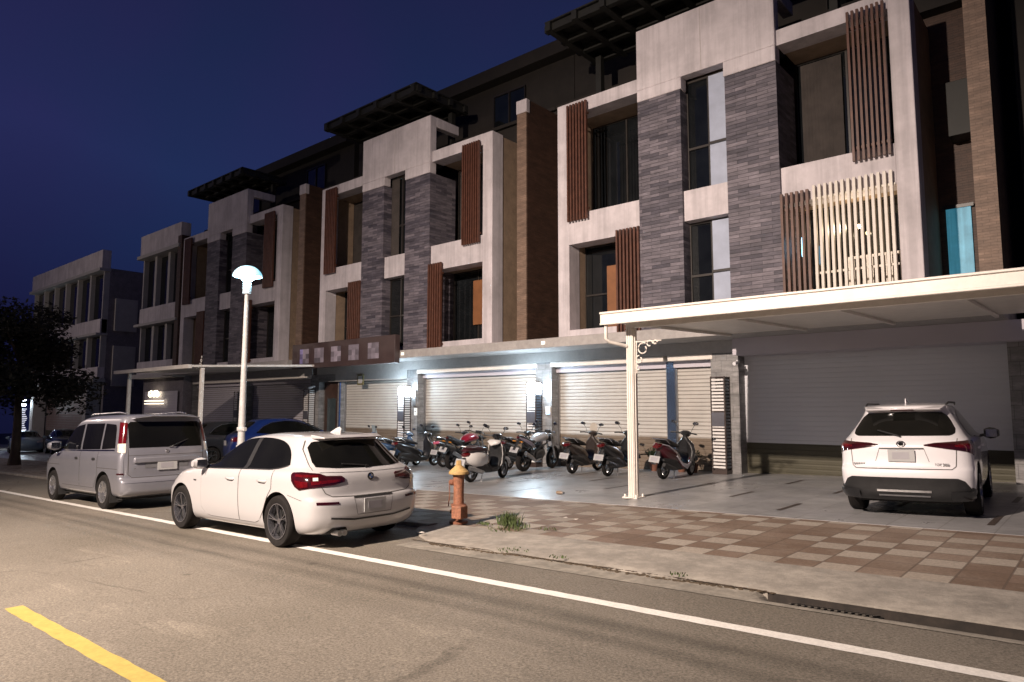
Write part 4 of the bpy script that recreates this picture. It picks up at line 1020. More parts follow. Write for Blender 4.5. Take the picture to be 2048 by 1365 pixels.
# ---- white hatchback
def hatch():
    P = paint('white car paint', (.42, .41, .415))
    c = empty('parked_car', label='white five door hatchback parked at the kerb, nearest car', cat='car', group='cars parked around the forecourt')
    rows = [(.17, .20, 4.10, .74, .40, .50, 3, 2.6), (.20, .10, 4.20, .80, .42, .55, 3.2, 2.6), (.27, .035, 4.27, .845, .42, .60, 3.4, 2.6), (.38, .0, 4.32, .868, .42, .62, 3.6, 2.6),
            (.52, .0, 4.325, .880, .42, .66, 3.8, 2.6), (.60, .02, 4.32, .883, .42, .70, 3.8, 2.6), (.64, .055, 4.30, .883, .40, .74, 3.8, 2.5), (.72, .07, 4.25, .882, .40, .80, 3.8, 2.5), (.82, .085, 4.12, .880, .40, .85, 3.6, 2.4),
            (.88, .105, 3.93, .868, .40, .85, 3.4, 2.4), (.925, .135, 3.62, .846, .40, .8, 3.2, 2.4), (.955, .165, 3.30, .815, .40, .75, 3.0, 2.4), (.985, .195, 3.06, .785, .42, .7, 2.9, 2.5), (1.05, .26, 2.93, .752, .42, .62, 2.8, 2.6), (1.15, .36, 2.74, .700, .42, .55, 2.8, 2.7),
            (1.25, .45, 2.53, .648, .42, .5, 2.8, 2.8), (1.315, .49, 2.36, .608, .42, .45, 2.8, 2.8), (1.35, .47, 2.24, .580, .45, .45, 2.7, 2.8), (1.372, .52, 2.12, .550, .5, .5, 2.6, 2.6), (1.395, .78, 1.95, .49, .5, .5, 2.4, 2.4), (1.41, 1.08, 1.72, .38, .3, .3, 2.2, 2.2), (1.415, 1.3, 1.5, .15, .1, .1, 2, 2)]
    mb = car_body(rows); sh = Shell(mb)
    RX, FX, WZ, WR = .83, 3.52, .318, .318
    finish_body(mb, 'body', P, c, ((RX, WZ), (FX, WZ)), .365, .88, .30)
    # side glass
    bot = [(.72, 1.01), (1.0, .955), (1.6, .945), (2.4, .93), (3.0, .925)]
    top = [(.72, 1.02), (.80, 1.14), (.95, 1.25), (1.2, 1.318), (1.6, 1.345), (2.0, 1.325), (2.35, 1.235), (2.7, 1.08), (3.02, .93)]
    for side in 'LR':
        q = MB(); sh.patch(q, side, .72, 3.0, bot, top, .006, 60, 10); q.build('side_window', M_cglass, c)
        q = MB(); sh.patch(q, side, 1.66, 1.76, [(1.6, .94), (1.8, .94)], [(1.6, 1.338), (1.8, 1.335)], .009, 3, 8); q.build('door_pillar', M_black, c)
        q = MB(); sh.line(q, side, [(a, crv(bot, a) - .004) for a in (.74, .9, 1.1, 1.5, 2, 2.5, 2.98)], .012, .008); q.build('window_trim', M_black, c)
    # doors (panel + gap) with handles
    for side, sgn in (('L', 1), ('R', -1)):
        for nm, x0, x1, b_, t_ in (('front', 1.80, 2.86, [(1.8, .265), (2.6, .265), (2.75, .29), (2.86, .38)], [(1.8, .93), (2.86, .91)]), ('rear', .98, 1.785, [(.98, .72), (1.08, .60), (1.18, .42), (1.28, .30), (1.4, .265), (1.785, .265)], [(.98, .94), (1.785, .93)])):
            f_ = lin
            q = MB(); sh.patch(q, side, x0, x1, b_, t_, .0045, 30, 14, f=f_)
            d = q.build('door', P, c)
            q = MB(); cont = [(x, lin(b_, x)) for x in [x0 + (x1-x0)*i/12 for i in range(13)]] + [(x1, lin(t_, x1)), ]
            sh.line(q, side, [(x0, lin(t_, x0))] + cont, .014, .0025); q.build('door_gap', M_seam, c)
            hx = x0 + .12; q = MB(); p = sh.hit(side, hx + .1, .815, .0)
            for t in (1,): q.loft([(hx, p.y + sgn*.002, .80, .012, .018), (hx+.03, p.y + sgn*.028, .802, .010, .017), (hx+.17, p.y + sgn*.028, .808, .010, .016), (hx+.21, p.y + sgn*.002, .812, .010, .014)], n=10)
            q.build('handle', P, d)
            q = MB(); sh.patch(q, side, hx + .03, hx + .18, [(0, .775), (5, .782)], [(0, .80), (5, .806)], .006, 5, 3); q.build('handle_recess', M_black, d)
        # bumper joints, crease, fuel lines
        q = MB(); sh.line(q, side, [(.30, .60), (.6, .655)], .006, .003); sh.line(q, side, [(3.9, .55), (3.95, .68)], .006, .003); q.build('panel_gap', M_seam, c)
        q = MB(); sh.patch(q, side, 3.02, 3.10, [(3, .735), (4, .74)], [(3, .752), (4, .757)], .006, 3, 2); q.build('side_repeater', M_black, c)
    # rear glass
    rb = [(-.66, .985), (-.45, .965), (0, .955), (.45, .965), (.66, .985)]; rt = [(-.66, 1.04), (-.60, 1.22), (-.53, 1.292), (-.3, 1.303), (0, 1.306), (.3, 1.303), (.53, 1.292), (.60, 1.22), (.66, 1.04)]
    q = MB(); sh.patch(q, 'B', -.66, .66, rb, rt, .006, 44, 12, f=lin); q.build('rear_window', M_cglass, c)
    q = MB(); sh.patch(q, 'F', -.66, .66, [(-.66, 1.0), (.66, 1.0)], [(-.66, 1.15), (-.5, 1.29), (.5, 1.29), (.66, 1.15)], .005, 30, 10); q.build('windscreen', M_cglass, c)
    q = MB(); q.sections([[(.42, -.46, 1.340), (.42, .46, 1.340), (.64, .53, 1.385), (.64, -.53, 1.385)], [(.45, -.46, 1.322), (.45, .46, 1.322), (.66, .53, 1.33), (.66, -.53, 1.33)]])
    q.build('spoiler', P, c, bevel=.012)
    MB().box(.412, .43, -.2, .2, 1.322, 1.336).build('brake_light', M_redd, c, smooth=False)
    q = MB(); q.loft([(.95, 0, 1.385, .04, .02), (.82, 0, 1.42, .02, .045), (.76, 0, 1.43, .008, .05), (.73, 0, 1.42, .004, .03)], n=10); q.build('antenna_fin', P, c)
    # tail lights
    for s in (1, -1):
        q = MB()
        sh.cpatch(q, s, -.44, .30, [(-.44, .805), (-.30, .775), (-.16, .765), (0, .75), (.16, .725), (.24, .76), (.30, .83)], [(-.44, .85), (-.40, .875), (-.20, .885), (-.12, .915), (.10, .935), (.26, .93), (.30, .90)], .012, 40, 8)
        tl = q.build('tail_light', M_redd, c)
        q = MB(); sh.cpatch(q, s, -.38, -.02, [(-.38, .81), (-.02, .785)], [(-.38, .835), (-.02, .83)], .018, 16, 3); sh.cpatch(q, s, .02, .22, [(.02, .765), (.16, .75), (.22, .80)], [(.02, .82), (.22, .84)], .018, 12, 3)
        sh.cpatch(q, s, -.10, .20, [(-.10, .875), (.20, .885)], [(-.10, .90), (.20, .915)], .018, 12, 2); q.build('light_bar', M_red, tl)
        q = MB(); sh.cpatch(q, s, -.10, -.04, [(-.10, .835), (-.04, .835)], [(-.10, .872), (-.04, .872)], .019, 4, 2); q.build('reversing_lamp', M_lampclear, tl)
        q = MB(); sh.patch(q, 'B', *sorted((s*.52, s*.78)), sorted([(s*.52, .545), (s*.78, .55)]), sorted([(s*.52, .572), (s*.78, .583)]), .006, 10, 3); q.build('reflector', M_redd, c)
    # tailgate lines
    q = MB(); sh.line(q, 'B', [(-.70, .76), (-.66, .68), (-.58, .635), (-.3, .622), (0, .62), (.3, .622), (.58, .635), (.66, .68), (.70, .76)], .009, .004)
    sh.line(q, 'B', [(-.72, .95), (-.69, 1.05), (-.64, 1.2), (-.57, 1.31)], .006, .004); sh.line(q, 'B', [(.72, .95), (.69, 1.05), (.64, 1.2), (.57, 1.31)], .006, .004); q.build('tailgate_gap', M_seam, c)
    q = MB(); sh.line(q, 'B', [(-.68, .925), (0, .915), (.68, .925)], .008, .010); q.build('tailgate_crease', P, c)
    # badge: dark ring with white and blue quarters
    p = sh.hit('B', 0, .845, .006); q = MB(); q.lathe([(.048, 0), (.048, -.008), (.030, -.010)], p, axis='x', n=28, mi=0)
    for k in range(4):
        pts = [(p.x - .011, p.y, p.z)] + [(p.x - .011, p.y + .029*cos(a), p.z + .029*sin(a)) for a in [k*pi/2 + i*pi/10 for i in range(6)]]
        q.add(pts, [(0, i, i+1) for i in range(1, 6)], 1 if k % 2 else 2)
    q.build('badge', [M_blackg, M_plate, pm('badge blue', (.03, .12, .4), .3)], c, smooth=False)
    p = sh.hit('B', -.40, .755, .006); text_mesh(c, '120i', .065, (p.x - .002, p.y, p.z), M_steel)
    # bumper details
    plate(c, -.012, 0, .50, .34, .17)
    q = MB(); sh.line(q, 'B', [(-.62, .385), (-.3, .345), (.3, .345), (.62, .385)], .022, .006); q.build('bumper_slot', M_black, c)
    q = MB(); sh.line(q, 'B', [(-.30, .61), (.30, .61)], .014, .006); q.build('plate_lamp_strip', M_black, c)
    q = MB(); sh.line(q, 'B', [(-.26, .40), (.26, .40), (.30, .60), (-.30, .60)], .005, .004, closed=True); q.build('plate_recess', M_seam, c)
    q = MB(); sh.patch(q, 'B', .36, .62, [(.36, .17), (.62, .17)], [(.36, .22), (.40, .265), (.58, .27), (.62, .22)], .006, 14, 4, f=lin); q.build('exhaust_cutout', M_well, c)
    for dy in (.45, .52): MB().lathe([(.035, .0), (.035, .14), (.028, .14), (.028, .0)], (-.0, dy, .20), axis='x', n=16).build('exhaust_pipe', M_steel, c)
    q = MB(); q.tube([(.19, 0, .965), (.165, .03, .985), (.20, .36, 1.02)], .008, 8); q.lathe([(.03, 0), (.025, .03)], (.155, 0, .965), axis='x', n=12); q.build('rear_wiper', M_black, c)
    mirror(c, 2.80, .80, .955, P, 1); mirror(c, 2.80, -.80, .955, P, -1)
    for s in (1, -1):
        q = MB(); sh.patch(q, 'F', *sorted((s*.45, s*.80)), sorted([(s*.45, .64), (s*.80, .68)]), sorted([(s*.45, .73), (s*.80, .78)]), .006, 12, 5); sh.patch(q, 'L' if s > 0 else 'R', 3.78, 4.02, [(3.78, .74), (4.02, .66)], [(3.78, .77), (4.02, .78)], .006, 10, 5); q.build('headlight', M_lampclear, c)
        q = MB(); sh.patch(q, 'F', *sorted((s*.04, s*.34)), sorted([(s*.04, .58), (s*.34, .6)]), sorted([(s*.04, .72), (s*.34, .72)]), .006, 8, 4); q.build('grille', M_black, c)
    M_rim = pm('two tone rim', (.34, .34, .37), .25, metal=.9, var=.1, scale=20)
    for x, nm in ((RX, 'r'), (FX, 'f')):
        for s in (1, -1): wheel(c, x, s*.775, WZ, WR, .205, .222, 5, M_rim, s)
    return c
c = hatch(); place(c, -7.17, 5.66, pi, 0)

# ---- silver MPV
def van():
    P = pm('silver van paint', (.25, .25, .28), .3, .45, var=.04, coat=1.)
    c = empty('parked_van', label='silver people carrier parked behind the white hatchback', cat='van')
    rows = [(.24, .16, 4.22, .74, .22, .45, 4, 2.6), (.28, .05, 4.30, .80, .22, .5, 4, 2.6), (.36, .0, 4.38, .83, .22, .5, 4.4, 2.8), (.50, .0, 4.42, .842, .20, .5, 4.6, 2.8), (.56, .04, 4.42, .846, .18, .5, 5, 2.8), (.60, .09, 4.42, .848, .16, .5, 5, 2.8), (.75, .095, 4.40, .85, .16, .5, 5, 2.8),
            (.88, .10, 4.33, .85, .16, .55, 5, 2.6), (.95, .105, 4.18, .846, .16, .55, 5, 2.6), (1.00, .11, 3.95, .84, .16, .5, 5, 2.6), (1.04, .115, 3.68, .83, .16, .5, 5, 2.8), (1.10, .125, 3.50, .82, .16, .45, 5, 3), (1.2, .15, 3.34, .812, .16, .4, 5, 3), (1.35, .18, 3.10, .79, .16, .35, 5, 3.2),
            (1.5, .215, 2.88, .768, .17, .3, 5, 3.4), (1.62, .245, 2.68, .748, .18, .3, 4.6, 3.4), (1.69, .265, 2.52, .725, .2, .35, 4.2, 3.2), (1.735, .30, 2.34, .685, .25, .4, 3.6, 3), (1.765, .42, 2.1, .60, .3, .4, 3, 2.8), (1.78, .9, 1.7, .35, .3, .3, 2.4, 2.4)]
    mb = car_body(rows); sh = Shell(mb)
    RX, FX, WZ, WR = .86, 3.62, .32, .32
    finish_body(mb, 'body', P, c, ((RX, WZ), (FX, WZ)), .385, .85, .28)
    for side, sgn in (('L', 1), ('R', -1)):
        for x0, x1, t0, t1 in ((.42, 1.02, [(.42, 1.18), (.50, 1.50), (.56, 1.575), (1.02, 1.60)], [(.42, 1.14), (1.02, 1.115)]), (1.10, 2.02, [(1.10, 1.605), (2.02, 1.605)], [(1.10, 1.115), (2.02, 1.10)]), (2.12, 3.34, [(2.12, 1.60), (2.45, 1.57), (2.62, 1.53), (3.34, 1.12)], [(2.12, 1.10), (3.34, 1.09)])):
            q = MB(); sh.patch(q, side, x0, x1, t1, t0, .006, 24, 8, f=lin); q.build('side_window', M_cglass, c)
        q = MB(); sh.line(q, side, [(.42, 1.10), (1.4, 1.085), (3.3, 1.07)], .02, .008); q.build('window_trim', M_chrome, c)
        for x0, x1, b_ in ((2.06, 3.22, [(2.06, .38), (3.1, .38), (3.22, .5)]), (1.16, 2.04, [(1.16, .62), (1.26, .45), (1.32, .38), (2.04, .38)])):
            q = MB(); sh.patch(q, side, x0, x1, b_, [(x0, 1.065), (x1, 1.06)], .0045, 24, 14, f=lin); d = q.build('door', P, c)
            q = MB(); sh.line(q, side, [(x0, 1.07)] + [(x, lin(b_, x)) for x in [x0+(x1-x0)*i/12 for i in range(13)]] + [(x1, 1.06)], .013, .0025); q.build('door_gap', M_seam, c)
            hx = x0 + .10; p = sh.hit(side, hx, .93, 0); MB().box(hx, hx+.14, p.y-.0, p.y+sgn*.02, .90, .95).build('handle', M_black, d, bevel=.008)
        q = MB(); sh.line(q, side, [(1.28, .46), (3.2, .46)], .03, .012); q.build('side_moulding', P, c)
        sh2 = q = MB(); sh.line(q, side, [(.10, .76), (4.2, .78)], .008, .003); q.build('crease', M_seam, c)
        # mud flaps
        for x in (RX-.36, FX-.38): MB().box(x, x+.012, sgn*.62, sgn*.83, .14, .36).build('mud_flap', M_black, c, smooth=False)
        # tall rear lamp clusters in the pillar, cladding below
        s = sgn; q = MB(); sh.cpatch(q, s, -.055, .10, [(-.055, 1.23), (.10, 1.23)], [(-.055, 1.60), (.10, 1.62)], .014, 8, 10); tl = q.build('tail_light', M_red, c)
        q = MB(); sh.cpatch(q, s, -.06, .11, [(-.06, 1.05), (.11, 1.07)], [(-.06, 1.222), (.11, 1.222)], .014, 8, 5); q.build('indicator', M_lampclear, c)
        q = MB(); sh.cpatch(q, s, -.07, .07, [(-.07, .66), (.07, .66)], [(-.07, .685), (.07, .685)], .012, 6, 3); q.build('reflector', M_redd, c)
        q = MB(); sh.cpatch(q, s, -.065, .06, [(-.065, .62), (.06, .62)], [(-.065, 1.04), (.06, 1.05)], .006, 6, 8); q.build('corner_cladding', P, c)
        mirror(c, 3.20, s*.80, 1.13, P, s, 1.15)
        q = MB(); sh.patch(q, 'F', *sorted((s*.50, s*.80)), sorted([(s*.50, .74), (s*.80, .76)]), sorted([(s*.50, .90), (s*.80, .93)]), .006, 12, 5); sh.patch(q, side, 3.95, 4.22, [(3.95, .80), (4.22, .74)], [(3.95, .92), (4.22, .92)], .008, 10, 5); q.build('headlight', M_lampclear, c)
    q = MB(); sh.patch(q, 'B', -.67, .67, [(-.67, 1.14), (.67, 1.14)], [(-.67, 1.57), (-.64, 1.62), (.64, 1.62), (.67, 1.57)], .006, 30, 10, f=lin); q.build('rear_window', M_cglass, c)
    q = MB(); sh.line(q, 'B', [(-.69, 1.64), (-.69, .66), (-.62, .60), (.62, .60), (.69, .66), (.69, 1.64)], .010, .004); sh.line(q, 'B', [(-.68, 1.0), (.68, 1.0)], .006, .003); q.build('tailgate_gap', M_seam, c)
    q = MB(); q.hexa([(.06, -.60, .86), (.06, .60, .86), (.12, .60, .86), (.12, -.60, .86), (.07, -.60, .96), (.07, .60, .96), (.13, .60, .96), (.13, -.60, .96)]); q.build('plate_garnish', P, c, bevel=.02)
    q = MB(); sh.patch(q, 'B', -.40, .40, [(-.4, .76), (.4, .76)], [(-.4, .93), (.4, .93)], .006, 8, 4); q.build('plate_recess', pm('recess silver', (.2, .2, .21), .4, .4), c)
    plate(c, .075, 0, .80, .36, .17)
    q = MB(); q.loft([(.20, -.60, 1.69, .10, .018, 3), (.20, -.3, 1.725, .13, .02, 3), (.20, .3, 1.725, .13, .02, 3), (.20, .60, 1.69, .10, .018, 3)], n=16); q.build('roof_spoiler', P, c)
    for s in (1, -1):
        q = MB(); q.tube([(2.4, s*.56, 1.77), (2.2, s*.57, 1.80), (.9, s*.57, 1.81), (.6, s*.56, 1.785)], .014, 8); q.build('roof_rail', M_steel, c)
    q = MB(); q.tube([(.13, -.05, 1.13), (.09, -.1, 1.16), (.17, -.42, 1.28)], .009, 8); q.build('rear_wiper', M_black, c)
    p = sh.hit('B', 0, 1.06, .004); MB().lathe([(.035, 0), (.03, -.01)], p, axis='x', n=20).build('badge', M_chrome, c)
    q = MB(); sh.line(q, 'B', [(-.8, .52), (.8, .52)], .03, .010); q.build('bumper_moulding', P, c)
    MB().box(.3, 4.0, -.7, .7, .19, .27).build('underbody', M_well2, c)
    M_rimv = pm('bright alloy rim', (.62, .62, .64), .22, metal=.9, var=.1, scale=20)
    for x in (RX, FX):
        for s in (1, -1): wheel(c, x, s*.74, WZ, WR, .195, .205, 6, M_rimv, s, 'wide')
    return c
c = van(); place(c, -13.62, 5.86, pi, 0); c.matrix_world = c.matrix_world @ Matrix.Diagonal((1.035, 1, 1, 1))

# ---- white crossover seen from behind
def suv():
    P = paint('crossover white paint', (.70, .68, .70))
    c = empty('parked_car', label='white crossover parked nose in under the large carport canopy', cat='car', group='cars parked around the forecourt')
    rows = [(.24, .25, 4.45, .76, .3, .5, 3, 2.6), (.28, .12, 4.55, .84, .35, .6, 3.2, 2.6), (.36, .06, 4.60, .895, .38, .65, 3.4, 2.6), (.5, .03, 4.63, .915, .40, .7, 3.4, 2.6), (.60, .0, 4.64, .920, .42, .7, 3.4, 2.6), (.68, .01, 4.64, .920, .42, .75, 3.4, 2.6), (.74, .05, 4.63, .918, .42, .8, 3.4, 2.6), (.86, .07, 4.58, .915, .42, .85, 3.4, 2.5),
            (.96, .075, 4.45, .91, .42, .9, 3.3, 2.4), (1.03, .085, 4.25, .90, .42, .9, 3.2, 2.4), (1.08, .12, 3.95, .878, .42, .85, 3.1, 2.4), (1.12, .17, 3.55, .852, .42, .8, 3.0, 2.5), (1.16, .22, 3.25, .82, .42, .7, 2.9, 2.6), (1.25, .33, 3.05, .765, .42, .6, 2.9, 2.7), (1.35, .44, 2.85, .705, .42, .5, 2.9, 2.8),
            (1.45, .53, 2.62, .65, .42, .45, 2.9, 2.8), (1.53, .55, 2.42, .61, .42, .45, 2.8, 2.8), (1.57, .53, 2.28, .59, .45, .45, 2.7, 2.8), (1.60, .62, 2.12, .555, .5, .5, 2.6, 2.6), (1.625, .95, 1.9, .47, .5, .5, 2.4, 2.4), (1.64, 1.3, 1.6, .25, .2, .2, 2, 2)]
    mb = car_body(rows); sh = Shell(mb)
    RX, FX, WZ, WR = .96, 3.62, .362, .362
    finish_body(mb, 'body', P, c, ((RX, WZ), (FX, WZ)), .42, .92, .32)
    for side, sgn in (('L', 1), ('R', -1)):
        q = MB(); sh.patch(q, side, .98, 3.18, [(.98, 1.20), (1.2, 1.125), (2, 1.10), (3.18, 1.085)], [(.98, 1.22), (1.15, 1.36), (1.4, 1.47), (1.8, 1.52), (2.2, 1.50), (2.6, 1.38), (3.18, 1.10)], .006, 50, 10, f=lin); q.build('side_window', M_cglass, c)
        for x0, x1, b_ in ((2.02, 3.10, [(2.02, .36), (3.0, .36), (3.10, .5)]), (1.12, 2.0, [(1.12, .85), (1.3, .62), (1.42, .40), (1.5, .36), (2.0, .36)])):
            q = MB(); sh.patch(q, side, x0, x1, b_, [(x0, 1.07), (x1, 1.065)], .0045, 24, 14, f=lin); d = q.build('door', P, c)
            q = MB(); sh.line(q, side, [(x0, 1.08)] + [(x, lin(b_, x)) for x in [x0+(x1-x0)*i/12 for i in range(13)]] + [(x1, 1.07)], .013, .0025); q.build('door_gap', M_seam, c)
            hx = x0 + .12; p = sh.hit(side, hx, .96, 0); q = MB(); q.loft([(hx, p.y, .955, .01, .014), (hx+.03, p.y+sgn*.03, .957, .01, .015), (hx+.17, p.y+sgn*.03, .96, .01, .015), (hx+.2, p.y, .962, .01, .012)], n=8); q.build('handle', P, d)
        s = sgn
        # long wedge tail lamps pointing inwards
        q = MB(); sh.cpatch(q, s, -.55, .42, [(-.55, 1.025), (-.30, .985), (-.02, .945), (.20, .885), (.26, .89), (.42, 1.06)], [(-.55, 1.037), (-.40, 1.062), (-.10, 1.08), (.20, 1.10), (.42, 1.085)], .012, 46, 8); tl = q.build('tail_light', M_redd, c)
        q = MB(); sh.cpatch(q, s, -.16, .16, [(-.16, 1.01), (.16, .96)], [(-.16, 1.03), (.0, 1.055), (.16, 1.05)], .018, 18, 4); q.build('light_bar', M_red, tl)
        q = MB(); q.tube([(2.2, s*.57, 1.61), (2.0, s*.585, 1.64), (1.0, s*.585, 1.635), (.8, s*.57, 1.60)], .014, 8); q.build('roof_rail', M_black, c)
        mirror(c, 2.98, s*.86, 1.09, M_blackg, s, 1.15)
        q = MB(); sh.patch(q, 'B', *sorted((s*.60, s*.86)), sorted([(s*.60, .31), (s*.86, .31)]), sorted([(s*.60, .40), (s*.86, .42)]), .05, 10, 5); q.build('exhaust_trim', M_blackg, c)
        q = MB(); sh.patch(q, 'F', *sorted((s*.45, s*.85)), sorted([(s*.45, .80), (s*.85, .86)]), sorted([(s*.45, .88), (s*.85, .96)]), .006, 12, 5); q.build('headlight', M_lampclear, c)
    q = MB(); sh.patch(q, 'B', -.69, .69, [(-.69, 1.19), (-.64, 1.155), (.64, 1.155), (.69, 1.19)], [(-.69, 1.25), (-.60, 1.42), (-.52, 1.488), (0, 1.50), (.52, 1.488), (.60, 1.42), (.69, 1.25)], .006, 40, 12, f=lin); q.build('rear_window', M_cglass, c)
    q = MB(); q.sections([[(.46, -.52, 1.545), (.46, .52, 1.545), (.70, .58, 1.595), (.70, -.58, 1.595)], [(.50, -.52, 1.515), (.50, .52, 1.515), (.72, .58, 1.55), (.72, -.58, 1.55)]]); q.build('spoiler', P, c, bevel=.012)
    MB().box(.452, .47, -.16, .16, 1.523, 1.538).build('brake_light', M_redd, c, smooth=False)
    q = MB(); q.loft([(1.05, 0, 1.62, .035, .02), (.92, 0, 1.66, .016, .045), (.88, 0, 1.665, .006, .045)], n=10); q.build('antenna_fin', P, c)
    # dark lower valance with skid strip
    q = MB(); sh.patch(q, 'B', -.86, .86, [(-.86, .26), (.86, .26)], [(-.86, .42), (-.78, .55), (-.70, .585), (.70, .585), (.78, .55), (.86, .42)], .012, 44, 8, f=lin)
    for side in 'LR': sh.patch(q, side, .20, .52, [(.2, .26), (.52, .30)], [(.2, .46), (.52, .38)], .012, 10, 5, f=lin); sh.patch(q, side, 1.40, 3.2, [(1.4, .26), (3.2, .26)], [(1.4, .33), (3.2, .33)], .010, 20, 3, f=lin)
    q.build('lower_bumper', M_black, c)
    q = MB(); sh.line(q, 'B', [(-.36, .40), (.36, .40)], .028, .03); sh.line(q, 'B', [(-.34, .34), (.34, .34)], .02, .03); q.build('skid_strip', M_steel, c)
    q = MB(); sh.line(q, 'B', [(-.72, 1.12), (-.70, .85), (-.69, .74), (-.64, .70), (.64, .70), (.69, .74), (.70, .85), (.72, 1.12)], .010, .004); q.build('tailgate_gap', M_seam, c)
    q = MB(); sh.line(q, 'B', [(-.30, .985), (.30, .985)], .016, .016); q.build('tailgate_lip', M_black, c)
    q = MB(); sh.line(q, 'B', [(-.36, .80), (-.30, .985), (.30, .985), (.36, .80)], .006, .004); q.build('plate_recess', M_seam, c)
    plate(c, .045, 0, .885, .36, .17)
    p = sh.hit('B', 0, 1.045, .004); q = MB(); r = []
    for k, (rx, rz) in enumerate(((.062, .045), (.048, .033))):
        pass
    for i in range(28):
        a = 2*pi*i/28; r.append([(p.x - d, p.y + rr*1.35*cos(a), p.z + rr*sin(a)) for rr, d in ((.046, .0), (.046, .012), (.036, .012), (.036, .0))])
    r.append(r[0]); q.sections(r, cap=False); q.box(p.x-.010, p.x, p.y+.012, p.y+.024, p.z-.02, p.z+.03); q.box(p.x-.010, p.x, p.y-.03, p.y+.024, p.z-.024, p.z-.014); q.lathe([(.034, 0), (.034, -.004)], p, axis='x', n=20); q.build('badge', M_blackg, c)
    p = sh.hit('B', -.52, .745, .006); text_mesh(c, 'NX 200', .055, (p.x, p.y, p.z), M_steel)
    q = MB()
    p = sh.hit('B', .55, .765, .006)
    for i in range(5): q.box(p.x-.003, p.x, p.y+.10-.035*i, p.y+.124-.035*i, p.z-.012, p.z+.012)
    q.build('badge', M_steel, c)
    q = MB(); q.tube([(.20, 0, 1.14), (.15, .02, 1.16), (.30, .34, 1.24)], .009, 8); q.build('rear_wiper', M_black, c)
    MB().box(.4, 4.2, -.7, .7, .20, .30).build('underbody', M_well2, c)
    M_rims = pm('dark alloy rim', (.25, .25, .27), .3, metal=.9, var=.1, scale=20)
    for x in (RX, FX):
        for s in (1, -1): wheel(c, x, s*.81, WZ, WR, .225, .235, 5, M_rims, s)
    return c
c = suv(); place(c, -2.30, 11.12, radians(94), FZ); c.matrix_world = c.matrix_world @ Matrix.Diagonal((1, .935, 1, 1))

